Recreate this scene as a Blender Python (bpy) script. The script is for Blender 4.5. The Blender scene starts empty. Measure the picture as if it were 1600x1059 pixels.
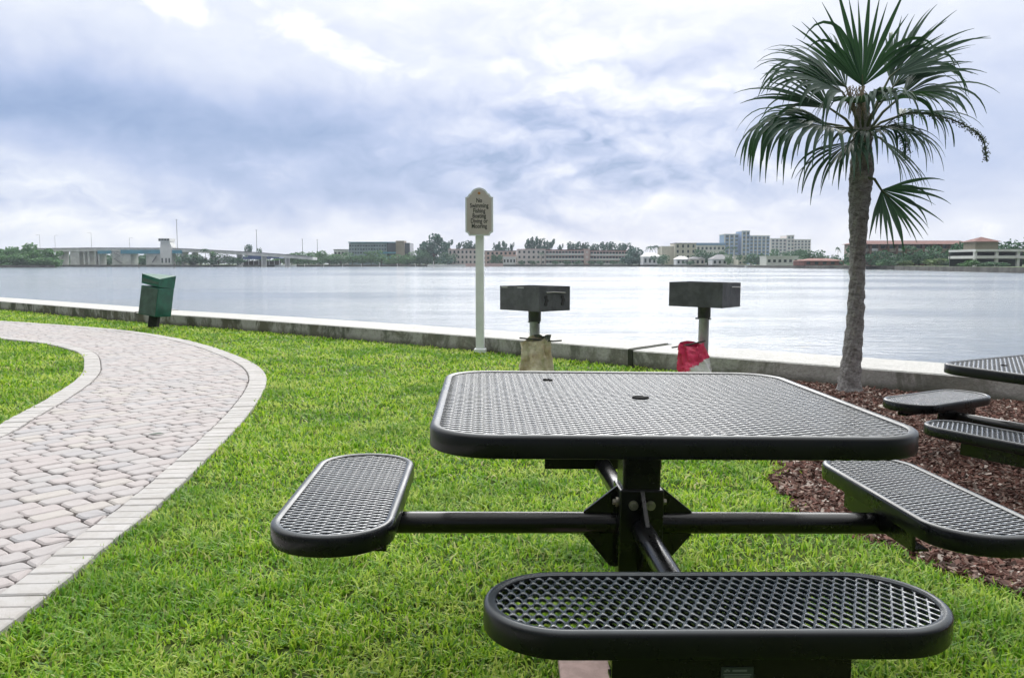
import bpy, bmesh, math, random
import numpy as np
from mathutils import Vector, Matrix
random.seed(7); rng = np.random.default_rng(11)
SC = bpy.context.scene; COL = SC.collection
R = math.radians
# ------------------------------------------------------------------ camera
F, H, PITCH = 1343.0, 1.132, R(5.0)
cam = bpy.data.objects.new('camera', bpy.data.cameras.new('camera')); COL.objects.link(cam)
cam.location = (0, 0, H); cam.rotation_euler = (R(90) - PITCH, 0, 0)
cam.data.sensor_width = 36; cam.data.lens = 36 * F / 1600; cam.data.clip_start = .05; cam.data.clip_end = 12000
SC.camera = cam
SC.view_settings.view_transform = 'Standard'; SC.view_settings.look = 'None'
SC.view_settings.exposure = 0.5; SC.view_settings.gamma = 1.0
# ------------------------------------------------------------------ sun
SUN_AZ, SUN_EL = R(8), R(32)
sun = bpy.data.objects.new('sun', bpy.data.lights.new('sun', 'SUN')); COL.objects.link(sun)
sun.data.energy = 1.5; sun.data.angle = R(42); sun.data.color = (1, .98, .95)
sd = Vector((math.sin(SUN_AZ) * math.cos(SUN_EL), math.cos(SUN_AZ) * math.cos(SUN_EL), math.sin(SUN_EL)))
sun.rotation_euler = sd.to_track_quat('Z', 'Y').to_euler(); sun.location = (0, 0, 30)

def lin(c):
    return tuple((x / 255 / 12.92 if x / 255 <= .04045 else ((x / 255 + .055) / 1.055) ** 2.4) for x in c)

# ------------------------------------------------------------------ node helper
class NT:
    def __init__(s, tree): s.t = tree; s.n = tree.nodes; s.l = tree.links
    def node(s, typ, **kw):
        n = s.n.new(typ)
        for k, v in kw.items(): setattr(n, k, v)
        return n
    def set(s, sock, v):
        if isinstance(v, bpy.types.NodeSocket): s.l.new(v, sock)
        else: sock.default_value = v
    def m(s, op, a, b=0.0, c=0.0, clamp=False):
        n = s.node('ShaderNodeMath', operation=op, use_clamp=clamp)
        s.set(n.inputs[0], a); s.set(n.inputs[1], b)
        if op in ('MULTIPLY_ADD', 'SMOOTH_MIN', 'SMOOTH_MAX'): s.set(n.inputs[2], c)
        return n.outputs[0]
    def v(s, op, a, b=(0, 0, 0)):
        n = s.node('ShaderNodeVectorMath', operation=op); s.set(n.inputs[0], a)
        if op == 'SCALE': s.set(n.inputs['Scale'], b)
        else: s.set(n.inputs[1], b)
        return n.outputs[0]
    def noise(s, vec, scale, detail=5, rough=.55, dist=0.0, typ='FBM'):
        n = s.node('ShaderNodeTexNoise'); n.noise_type = typ
        if vec is not None: s.l.new(vec, n.inputs['Vector'])
        n.inputs['Scale'].default_value = scale; n.inputs['Detail'].default_value = detail
        n.inputs['Roughness'].default_value = rough; n.inputs['Distortion'].default_value = dist
        return n.outputs[0]
    def ramp(s, fac, stops, interp='LINEAR'):
        n = s.node('ShaderNodeValToRGB'); n.color_ramp.interpolation = interp
        e = n.color_ramp.elements
        while len(e) < len(stops): e.new(.5)
        for i, (p, c) in enumerate(stops):
            e[i].position = p; e[i].color = (*c, 1) if len(c) == 3 else c
        s.set(n.inputs[0], fac); return n.outputs[0]
    def mix(s, fac, a, b, blend='MIX'):
        n = s.node('ShaderNodeMix', data_type='RGBA', blend_type=blend)
        s.set(n.inputs[0], fac)
        s.set(n.inputs[6], a if isinstance(a, bpy.types.NodeSocket) else (*a, 1))
        s.set(n.inputs[7], b if isinstance(b, bpy.types.NodeSocket) else (*b, 1))
        return n.outputs[2]
    def mr(s, x, a, b, c=0.0, d=1.0, smooth=True):
        n = s.node('ShaderNodeMapRange'); n.interpolation_type = 'SMOOTHSTEP' if smooth else 'LINEAR'
        s.set(n.inputs[0], x)
        for i, q in enumerate((a, b, c, d)): n.inputs[i + 1].default_value = q
        return n.outputs[0]

# ------------------------------------------------------------------ world: nishita sky seen through an overcast of clouds
def make_world():
    w = bpy.data.worlds.new('World'); SC.world = w; w.use_nodes = True
    t = NT(w.node_tree); t.n.clear()
    out = t.node('ShaderNodeOutputWorld'); bg = t.node('ShaderNodeBackground'); bg.inputs[1].default_value = .1
    sky = t.node('ShaderNodeTexSky', sky_type='NISHITA'); sky.sun_disc = False
    sky.sun_elevation = SUN_EL; sky.sun_rotation = SUN_AZ
    d = t.v('NORMALIZE', t.node('ShaderNodeTexCoord').outputs['Generated'])
    sep = t.node('ShaderNodeSeparateXYZ'); t.l.new(d, sep.inputs[0]); x, y, z = sep.outputs
    DEG = 180 / math.pi
    az = t.m('MULTIPLY', t.m('ARCTAN2', x, y), DEG)
    el = t.m('MULTIPLY', t.m('ARCSINE', z), DEG)
    # slow warp so that no large form keeps a clean outline
    wn = t.node('ShaderNodeTexNoise'); t.l.new(d, wn.inputs['Vector']); wn.inputs['Scale'].default_value = 5.5; wn.inputs['Detail'].default_value = 4; wn.inputs['Roughness'].default_value = .6
    ws = t.node('ShaderNodeSeparateColor'); t.l.new(wn.outputs['Color'], ws.inputs[0])
    wa = t.m('MULTIPLY', t.m('SUBTRACT', ws.outputs[0], .5), 16.0)
    we = t.m('MULTIPLY', t.m('SUBTRACT', ws.outputs[1], .5), 8.0)
    azw = t.m('ADD', az, wa); elw = t.m('ADD', el, we)
    def gauss(a0, e0, sa, se, slope=0.0, amp=1.0):
        da = t.m('SUBTRACT', azw, a0)
        de = t.m('SUBTRACT', t.m('SUBTRACT', elw, e0), t.m('MULTIPLY', da, slope))
        q = t.m('ADD', t.m('POWER', t.m('DIVIDE', da, sa), 2.0), t.m('POWER', t.m('DIVIDE', de, se), 2.0))
        return t.m('MULTIPLY', t.m('EXPONENT', t.m('MULTIPLY', q, -1.0)), amp)
    # cloud body: billows (octaves of folded noise) over fractal noise, sampled twice for lit upper edges
    st = t.node('ShaderNodeMapping'); st.inputs['Scale'].default_value = (1, 1, 1.9); t.l.new(d, st.inputs[0]); p0 = st.outputs[0]
    pw = t.node('ShaderNodeTexNoise'); t.l.new(p0, pw.inputs['Vector']); pw.inputs['Scale'].default_value = 9; pw.inputs['Detail'].default_value = 3; pw.inputs['Roughness'].default_value = .6
    p0 = t.v('ADD', p0, t.v('SCALE', t.v('SUBTRACT', pw.outputs['Color'], (.5, .5, .5)), .10))
    def body(p):
        s_ = None
        for sc_, am in ((6.0, 1.0), (13.0, .52), (27.0, .27), (57.0, .14), (118.0, .07)):
            q = t.m('MULTIPLY', t.m('ABSOLUTE', t.m('SUBTRACT', t.noise(p, sc_, 0, .5), .5)), am)
            s_ = q if s_ is None else t.m('ADD', s_, q)
        f = t.noise(p, 4.0, 4, .55)
        return t.m('ADD', t.m('MULTIPLY', s_, 1.45), t.m('MULTIPLY', f, .68))
    b0 = body(p0); b1 = body(t.v('ADD', p0, (.010, .0, .035)))
    lit = t.m('SUBTRACT', b0, b1)
    streak = t.node('ShaderNodeMapping'); streak.inputs['Scale'].default_value = (1, 1, 5.5); streak.inputs['Rotation'].default_value = (0, R(7), 0)
    t.l.new(d, streak.inputs[0])
    sn = t.m('SUBTRACT', t.noise(streak.outputs[0], 4.2, 6, .5, .0), .5)
    # where heaped clouds stand (centre and right) and where the layer is smooth (left)
    heap = t.m('ADD', gauss(6, 7.5, 12, 7), gauss(-26, 3.6, 8, 2.2, 0, .75), clamp=True)
    heap = t.m('ADD', heap, .16)
    base = t.ramp(t.m('DIVIDE', t.m('ADD', el, t.m('MULTIPLY', we, .35)), 40.0),
                  [(0, (.70,) * 3), (.055, (.70,) * 3), (.10, (.55,) * 3), (.18, (.52,) * 3), (.27, (.62,) * 3), (.36, (.72,) * 3), (.45, (.82,) * 3), (.7, (1,) * 3)])
    T = base
    for g in (gauss(-28, 9.6, 18, 2.7, -.15, -.52), gauss(-8, 7.0, 11, 2.4, -.04, -.18), gauss(-12, 4.0, 14, 1.3, 0, -.20),
              gauss(10.5, 5.8, 7, 2.4, .12, -.14), gauss(26, 8.0, 8, 5, 0, -.20), gauss(8, 8.0, 19, 7, 0, -.14), gauss(4.5, 11.5, 6, 2.4, -.25, .2), gauss(12, 8.3, 4.0, 1.2, -.45, .2),
              gauss(10, 3.6, 3.5, .9, 0, .2), gauss(-28, 2.9, 6, 1.1, -.05, .16), gauss(8, 17, 14, 3, 0, .08), gauss(-30, 15.5, 6, 3, 0, .06)):
        T = t.m('ADD', T, g)
    T = t.m('ADD', T, t.m('MULTIPLY', sn, .24))
    T = t.m('ADD', T, t.m('MULTIPLY', t.m('MULTIPLY', lit, 1.1), heap))
    T = t.m('ADD', T, t.m('MULTIPLY', t.m('SUBTRACT', b0, .62), t.m('MULTIPLY', heap, .22)))
    # two torn openings where the brighter sky shows
    hole = t.m('ADD', gauss(-21.2, 15.2, 3.2, 1.1, -.08, 1.0), gauss(-12.6, 13.9, 3.2, 1.1, -.22, .9))
    hole = t.mr(t.m('ADD', hole, t.m('MULTIPLY', t.m('SUBTRACT', b0, .62), 1.6)), .36, .92)
    T = t.m('ADD', T, t.m('MULTIPLY', hole, .26), clamp=True)
    cc = t.ramp(T, [(0, lin((140, 163, 203))), (.25, lin((174, 189, 223))), (.48, lin((201, 210, 234))), (.68, lin((221, 227, 242))), (.86, lin((240, 243, 248))), (1, lin((255, 255, 254)))])
    # an overcast is a few times brighter overhead than at the horizon
    boost = t.m('MULTIPLY', t.mr(el, 15, 58, 7.8, 24.0), t.mr(t.m('ADD', y, t.m('MULTIPLY', z, .35)), -.35, .45, .27, 1.0))   # brighter overhead and towards the hidden sun, unseen sky behind dimmed for darker table rims
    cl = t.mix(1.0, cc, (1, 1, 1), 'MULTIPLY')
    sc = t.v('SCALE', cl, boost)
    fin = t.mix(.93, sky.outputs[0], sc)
    below = t.mr(z, -.06, -.01)
    fin = t.mix(below, (1.2, 1.3, 1.2), fin)
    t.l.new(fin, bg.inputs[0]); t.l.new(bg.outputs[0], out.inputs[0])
make_world(); SC.world.cycles.sampling_method = 'NONE'

# ------------------------------------------------------------------ materials
def M(name, color, rough=.6, var=.0, scale=8, spec=.5, metal=0.0, bump=0.0, bscale=60, color2=None, island=0.0, coat=0.0):
    m = bpy.data.materials.new(name); m.use_nodes = True; t = NT(m.node_tree)
    b = t.n['Principled BSDF']; b.inputs['Roughness'].default_value = rough; b.inputs['Metallic'].default_value = metal
    b.inputs['Specular IOR Level'].default_value = spec
    if coat: b.inputs['Coat Weight'].default_value = coat; b.inputs['Coat Roughness'].default_value = .15
    tc = t.node('ShaderNodeTexCoord').outputs['Object']
    c = color
    if color2 is None and var: color2 = tuple(x * (1 - var) for x in color)
    if color2 is not None:
        f = t.mr(t.noise(tc, scale, 6, .6, .3), .35, .65)
        c = t.mix(f, color, color2)
    if island:
        g = t.node('ShaderNodeNewGeometry').outputs['Random Per Island']
        k = t.mr(g, 0, 1, 1 - island, 1 + island, False)
        if not isinstance(c, bpy.types.NodeSocket):
            rgb = t.node('ShaderNodeRGB'); rgb.outputs[0].default_value = (*c, 1); c = rgb.outputs[0]
        c = t.v('SCALE', c, k)
    t.set(b.inputs['Base Color'], c if isinstance(c, bpy.types.NodeSocket) else (*c, 1))
    if bump:
        bn = t.node('ShaderNodeBump'); bn.inputs['Strength'].default_value = bump; bn.inputs['Distance'].default_value = .01
        t.l.new(t.noise(tc, bscale, 5, .6), bn.inputs['Height']); t.l.new(bn.outputs[0], b.inputs['Normal'])
    return m

def leafmat(name, c1, c2, trans=.35, rough=.5, patch=None, pscale=1.0):
    m = bpy.data.materials.new(name); m.use_nodes = True; t = NT(m.node_tree)
    b = t.n['Principled BSDF']; out = t.n['Material Output']
    geo = t.node('ShaderNodeNewGeometry')
    c = t.mix(geo.outputs['Random Per Island'], c1, c2)
    if patch is not None:
        n = t.mr(t.noise(geo.outputs['Position'], pscale, 5, .6), .48, .68)
        pick = t.m('MULTIPLY', n, t.mr(geo.outputs['Random Per Island'], .25, .75, .15, 1.0))
        c = t.mix(pick, c, patch)
    t.l.new(c, b.inputs['Base Color']); b.inputs['Roughness'].default_value = rough
    b.inputs['Specular IOR Level'].default_value = .35
    tr = t.node('ShaderNodeBsdfTranslucent'); t.l.new(c, tr.inputs[0])
    mx = t.node('ShaderNodeMixShader'); mx.inputs[0].default_value = trans
    t.l.new(b.outputs[0], mx.inputs[1]); t.l.new(tr.outputs[0], mx.inputs[2]); t.l.new(mx.outputs[0], out.inputs[0])
    return m

# ------------------------------------------------------------------ mesh helpers
def mesh_np(name, V, faces, mat, parent=None, smooth=False):
    """V (n,3) array; faces = list of (m,k) int arrays"""
    me = bpy.data.meshes.new(name)
    V = np.asarray(V, np.float32); me.vertices.add(len(V)); me.vertices.foreach_set('co', V.ravel())
    loops = np.concatenate([f.ravel() for f in faces]).astype(np.int32)
    counts = np.concatenate([np.full(len(f), f.shape[1]) for f in faces])
    starts = np.concatenate([[0], np.cumsum(counts)[:-1]]).astype(np.int32)
    me.loops.add(len(loops)); me.loops.foreach_set('vertex_index', loops)
    me.polygons.add(len(counts)); me.polygons.foreach_set('loop_start', starts)
    me.polygons.foreach_set('use_smooth', np.full(len(counts), smooth))
    me.update(calc_edges=True)
    me.materials.append(mat)
    o = bpy.data.objects.new(name, me); COL.objects.link(o)
    if parent: o.parent = parent
    return o

class MB:
    def __init__(s): s.v = []; s.f = []
    def add(s, v, f):
        k = len(s.v); s.v += [tuple(p) for p in v]; s.f += [tuple(i + k for i in q) for q in f]; return s
    def box(s, x0, x1, y0, y1, z0, z1):
        return s.add([(x0, y0, z0), (x1, y0, z0), (x1, y1, z0), (x0, y1, z0), (x0, y0, z1), (x1, y0, z1), (x1, y1, z1), (x0, y1, z1)],
                     [(3, 2, 1, 0), (4, 5, 6, 7), (0, 1, 5, 4), (1, 2, 6, 5), (2, 3, 7, 6), (3, 0, 4, 7)])
    def prism(s, poly, y0, y1):           # poly in xz, extruded along y
        n = len(poly); v = [(x, y0, z) for x, z in poly] + [(x, y1, z) for x, z in poly]
        return s.add(v, [tuple(range(n)), tuple(range(2 * n - 1, n - 1, -1))] + [(i, i + n, (i + 1) % n + n, (i + 1) % n) for i in range(n)])
    def slab(s, poly, z0, z1):            # poly in xy, extruded along z
        n = len(poly); v = [(x, y, z0) for x, y in poly] + [(x, y, z1) for x, y in poly]
        return s.add(v, [tuple(range(n - 1, -1, -1)), tuple(range(n, 2 * n))] + [(i, (i + 1) % n, (i + 1) % n + n, i + n) for i in range(n)])
    def tube(s, pts, rad, n=12, cap=True):
        pts = [Vector(p) for p in pts]
        if not hasattr(rad, '__len__'): rad = [rad] * len(pts)
        v = []; up = None
        for i, p in enumerate(pts):
            d = (pts[min(i + 1, len(pts) - 1)] - pts[max(i - 1, 0)]).normalized()
            if up is None: up = Vector((0, 0, 1)) if abs(d.z) < .9 else Vector((0, 1, 0))
            a = d.cross(up).normalized(); up2 = a.cross(d).normalized(); up = up2
            for k in range(n):
                q = 2 * math.pi * k / n; v.append(p + (a * math.cos(q) + up2 * math.sin(q)) * rad[i])
        f = [(i * n + k, i * n + (k + 1) % n, (i + 1) * n + (k + 1) % n, (i + 1) * n + k) for i in range(len(pts) - 1) for k in range(n)]
        if cap: f += [tuple(range(n - 1, -1, -1)), tuple(range((len(pts) - 1) * n, len(pts) * n))]
        return s.add(v, f)
    def build(s, name, mat, parent=None, smooth=False, bevel=0.0, seg=2):
        me = bpy.data.meshes.new(name); me.from_pydata(s.v, [], s.f); me.update()
        bm = bmesh.new(); bm.from_mesh(me); bmesh.ops.recalc_face_normals(bm, faces=bm.faces)
        if bevel:
            es = [e for e in bm.edges if len(e.link_faces) == 2 and e.calc_face_angle(0) > .5]
            bmesh.ops.bevel(bm, geom=es, offset=bevel, segments=seg, profile=.5, affect='EDGES', clamp_overlap=True)
        bm.to_mesh(me); bm.free()
        if smooth:
            me.polygons.foreach_set('use_smooth', [True] * len(me.polygons))
            me.set_sharp_from_angle(angle=R(40))
        me.materials.append(mat)
        o = bpy.data.objects.new(name, me); COL.objects.link(o)
        if parent: o.parent = parent
        return o

def tag(o, label=None, cat=None, group=None, kind=None):
    if label: o['label'] = label
    if cat: o['category'] = cat
    if group: o['group'] = group
    if kind: o['kind'] = kind
    return o
def empty(name, loc, rot=(0, 0, 0), label=None, cat=None, group=None):
    o = bpy.data.objects.new(name, None); COL.objects.link(o); o.location = loc; o.rotation_euler = rot
    o.empty_display_size = .1
    return tag(o, label, cat, group)
def children(o): return [c for c in COL.objects if c.parent == o]
def copy_tree(o, parent=None):
    c = o.copy(); COL.objects.link(c)
    if parent: c.parent = parent
    for ch in list(o.children): copy_tree(ch, c)
    return c

def at(u, v, D):
    """world x,z of what is seen at photo pixel (u,v) if it stands D metres north of the viewer (used to survey the photo)"""
    X = (u - 800) / F; Y = (529.5 - v) / F
    t = D / (math.cos(PITCH) + Y * math.sin(PITCH))
    return X * t, H + t * (-math.sin(PITCH) + Y * math.cos(PITCH))

def catmull(P, n=12):
    P = [np.array(p, float) for p in P]; out = []
    Q = [2 * P[0] - P[1]] + P + [2 * P[-1] - P[-2]]
    for i in range(1, len(Q) - 2):
        for k in range(n):
            t = k / n
            out.append(.5 * (2 * Q[i] + (Q[i + 1] - Q[i - 1]) * t + (2 * Q[i - 1] - 5 * Q[i] + 4 * Q[i + 1] - Q[i + 2]) * t * t + (3 * Q[i] - Q[i - 1] - 3 * Q[i + 1] + Q[i + 2]) * t ** 3))
    out.append(P[-1]); return np.array(out)
def inside(poly, pts):
    poly = np.asarray(poly); x, y = pts[:, 0], pts[:, 1]; r = np.zeros(len(pts), bool)
    if len(pts) < 60:
        a, b = poly, np.roll(poly, -1, 0); dy = np.where(b[:, 1] == a[:, 1], 1e-12, b[:, 1] - a[:, 1]); X, Y = x[:, None], y[:, None]
        return ((((a[:, 1] > Y) != (b[:, 1] > Y)) & (X < (b[:, 0] - a[:, 0]) * (Y - a[:, 1]) / dy + a[:, 0])).sum(1) % 2).astype(bool)
    for i in range(len(poly)):
        x0, y0 = poly[i]; x1, y1 = poly[(i + 1) % len(poly)]
        if y0 == y1: continue
        c = ((y0 > y) != (y1 > y)) & (x < (x1 - x0) * (y - y0) / (y1 - y0) + x0); r ^= c
    return r
def wob(x, y, s, seed=0):
    """cheap smooth 2-d noise in -1..1"""
    r = np.random.default_rng(seed); o = 0
    for k in range(6):
        a = r.uniform(0, 2 * math.pi); f = s * (1.0 + .9 * k) ; ph = r.uniform(0, 6.28)
        o = o + np.sin((x * math.cos(a) + y * math.sin(a)) * f + ph + 1.3 * np.sin((x * math.sin(a) - y * math.cos(a)) * f * .7 + ph * 2)) / (1 + .6 * k)
    return o / 2.6

# ------------------------------------------------------------------ setting: plan lines
WALL_A, WALL_B = np.array([7.9, 3.7]), np.array([-7.2, 16.5])         # front foot of the sea wall
WALL_PTS = [(60, -41), (7.9, 3.70), (1.30, 9.37), (-.40, 10.95), (-2.31, 12.62), (-4.33, 14.30), (-7.21, 16.45), (-13.0, 21.5), (-60, 62)]
PIN = catmull([(-1.68, -3), (-1.68, .5), (-1.70, 2.0), (-1.72, 2.8), (-1.76, 3.28), (-1.8, 3.95), (-1.91, 4.87), (-2.08, 6.08), (-2.3, 7.27), (-2.56, 8.3), (-2.93, 9.25),
               (-3.5, 10.3), (-4.36, 11.65), (-5.4, 12.98), (-6.62, 14.2), (-7.8, 15.08), (-9.02, 15.9), (-10.2, 16.6), (-13, 18.1), (-20, 21.5)])
PLE = catmull([(-3.1, -3), (-3.1, .5), (-3.12, 2.5), (-3.17, 4.2), (-3.27, 5.41), (-3.46, 6.2), (-3.68, 7.09), (-4.04, 8.27), (-4.48, 9.3), (-5.28, 10.77), (-6.36, 12.0), (-7.16, 12.6),
               (-7.9, 13.1), (-9.5, 14.0), (-13, 15.6), (-20, 19)])
def offset(P, d):
    T = np.gradient(P, axis=0); T /= np.linalg.norm(T, axis=1)[:, None]
    return P + np.stack([T[:, 1], -T[:, 0]], 1) * d
BW = .165
POUT, LOUT = offset(PIN, BW), offset(PLE, -BW)
PATH_POLY = np.concatenate([POUT, LOUT[::-1]])
MULCH = np.array([(2.3, 8.9), (2.15, 7.6), (1.95, 6.4), (1.62, 5.3), (1.34, 4.3), (1.29, 3.85), (1.36, 3.57), (1.5, 3.3), (1.6, 3.08), (1.75, 2.84), (2.0, 2.6), (2.6, 2.2), (4, 1.6), (9, 0), (9, 3), (7.9, 3.7)])

# ------------------------------------------------------------------ ground, water
def mat_soil():
    m = bpy.data.materials.new('lawn_soil'); m.use_nodes = True; t = NT(m.node_tree); b = t.n['Principled BSDF']
    p = t.node('ShaderNodeNewGeometry').outputs['Position']
    n = t.noise(p, 1.1, 6, .6); n2 = t.noise(p, 45, 6, .7)
    c = t.mix(t.mr(n2, .3, .7), (.03, .05, .012), (.085, .12, .028))
    c = t.mix(t.mr(n, .5, .7, 0, .6), c, (.17, .16, .06))
    t.l.new(c, b.inputs['Base Color']); b.inputs['Roughness'].default_value = .95; b.inputs['Specular IOR Level'].default_value = .1
    bn = t.node('ShaderNodeBump'); bn.inputs['Distance'].default_value = .02; t.l.new(n2, bn.inputs['Height']); t.l.new(bn.outputs[0], b.inputs['Normal'])
    return m
def build_ground():
    poly = [tuple(p) for p in WALL_PTS] + [(-60, -41)]
    MB().slab(poly, -1.6, 0).build('lawn', mat_soil()); tag(COL.objects['lawn'], kind='structure')
    m = bpy.data.materials.new('bay_water'); m.use_nodes = True; t = NT(m.node_tree); b = t.n['Principled BSDF']
    b.inputs['Base Color'].default_value = (.16, .195, .225, 1); b.inputs['Roughness'].default_value = .12; b.inputs['IOR'].default_value = 1.36
    p = t.node('ShaderNodeNewGeometry').outputs['Position']
    mp = t.node('ShaderNodeMapping'); mp.inputs['Rotation'].default_value = (0, 0, R(18)); mp.inputs['Scale'].default_value = (.55, 1.5, 1); t.l.new(p, mp.inputs[0])
    n1 = t.noise(mp.outputs[0], 2.6, 5, .62, .4); n2 = t.noise(mp.outputs[0], .33, 3, .5)
    h = t.m('ADD', n1, t.m('MULTIPLY', n2, 1.6))
    calm = t.mr(t.noise(mp.outputs[0], .022, 4, .6), .4, .62, .25, 1.0)
    bn = t.node('ShaderNodeBump'); bn.inputs['Distance'].default_value = .14; t.l.new(t.m('MULTIPLY', calm, .95), bn.inputs['Strength'])
    t.l.new(h, bn.inputs['Height']); t.l.new(bn.outputs[0], b.inputs['Normal'])
    w = MB().add([(-9000, -2000, -.8), (9000, -2000, -.8), (9000, 9000, -.8), (-9000, 9000, -.8)], [(0, 1, 2, 3)]).build('water', m)
    tag(w, kind='structure')
build_ground()

# ------------------------------------------------------------------ brick path
def clip_half(poly, p, n):          # keep (q-p).n <= 0
    out = []
    for i in range(len(poly)):
        a, b = poly[i], poly[(i + 1) % len(poly)]; da, db = np.dot(a - p, n), np.dot(b - p, n)
        if da <= 0: out.append(a)
        if (da < 0 < db) or (db < 0 < da): out.append(a + (b - a) * da / (da - db))
    return out
def paver_mat():
    m = bpy.data.materials.new('concrete_paver'); m.use_nodes = True; t = NT(m.node_tree); b = t.n['Principled BSDF']
    g = t.node('ShaderNodeNewGeometry'); r = g.outputs['Random Per Island']
    c = t.ramp(r, [(0, (.365, .33, .325)), (.16, (.395, .37, .365)), (.3, (.33, .325, .335)), (.42, (.385, .35, .345)), (.55, (.355, .345, .345)), (.66, (.40, .375, .35)), (.76, (.37, .35, .348)), (.88, (.345, .32, .315)), (.95, (.39, .375, .37))], 'CONSTANT')
    n = t.noise(g.outputs['Position'], 22, 8, .68); n2 = t.noise(g.outputs['Position'], 260, 4, .7); n3 = t.noise(g.outputs['Position'], 1.3, 4, .6)
    c = t.mix(t.mr(n, .3, .7, .0, .38), c, (.30, .27, .26)); c = t.mix(t.mr(n2, .45, .75, 0, .35), c, (.62, .58, .56))
    c = t.mix(t.mr(n3, .4, .7, 0, .25), c, (.36, .32, .31))
    t.l.new(c, b.inputs['Base Color']); b.inputs['Roughness'].default_value = .85
    bn = t.node('ShaderNodeBump'); bn.inputs['Distance'].default_value = .004; bn.inputs['Strength'].default_value = .7
    t.l.new(t.m('ADD', n, n2), bn.inputs['Height']); t.l.new(bn.outputs[0], b.inputs['Normal'])
    return m
def border_mat():
    m = bpy.data.materials.new('pale_border_paver'); m.use_nodes = True; t = NT(m.node_tree); b = t.n['Principled BSDF']
    g = t.node('ShaderNodeNewGeometry'); r = g.outputs['Random Per Island']
    c = t.mix(r, (.385, .375, .365), (.455, .44, .43))
    n = t.noise(g.outputs['Position'], 14, 8, .68); n2 = t.noise(g.outputs['Position'], 240, 4, .7)
    c = t.mix(t.mr(n, .40, .68, 0, .55), c, (.31, .29, .26)); c = t.mix(t.mr(t.noise(g.outputs['Position'], 3.0, 5, .6), .45, .7, 0, .35), c, (.36, .33, .31)); c = t.mix(t.mr(n2, .45, .8, 0, .3), c, (.38, .36, .36))
    t.l.new(c, b.inputs['Base Color']); b.inputs['Roughness'].default_value = .85
    bn = t.node('ShaderNodeBump'); bn.inputs['Distance'].default_value = .003; t.l.new(t.m('ADD', n, n2), bn.inputs['Height']); t.l.new(bn.outputs[0], b.inputs['Normal'])
    return m
def inset_poly(P, d):
    P = np.array(P); c = P.mean(0); n = len(P); out = []
    for i in range(n):
        a, b, e = P[i - 1], P[i], P[(i + 1) % n]
        d1 = (b - a) / (np.linalg.norm(b - a) + 1e-9); d2 = (e - b) / (np.linalg.norm(e - b) + 1e-9)
        n1 = np.array([-d1[1], d1[0]]); n2 = np.array([-d2[1], d2[0]]); k = n1 + n2; L = np.dot(k, k)
        k = k * (2 / L) if L > .3 else k
        if np.linalg.norm(k) > 2.2: k = k / np.linalg.norm(k) * 2.2
        out.append(b + k * d)
    return out
def chamfer_poly(P, r):
    out = []
    n = len(P)
    for i in range(n):
        a, b, c = P[i - 1], P[i], P[(i + 1) % n]
        la, lc = np.linalg.norm(a - b), np.linalg.norm(c - b)
        q = min(r, la * .3, lc * .3)
        p1 = b + (a - b) / max(la, 1e-9) * q; p2 = b + (c - b) / max(lc, 1e-9) * q
        out += [p1, (p1 + p2) / 2 * .45 + b * .55 if False else (p1 + p2 + b) / 3, p2]
    return out
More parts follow.
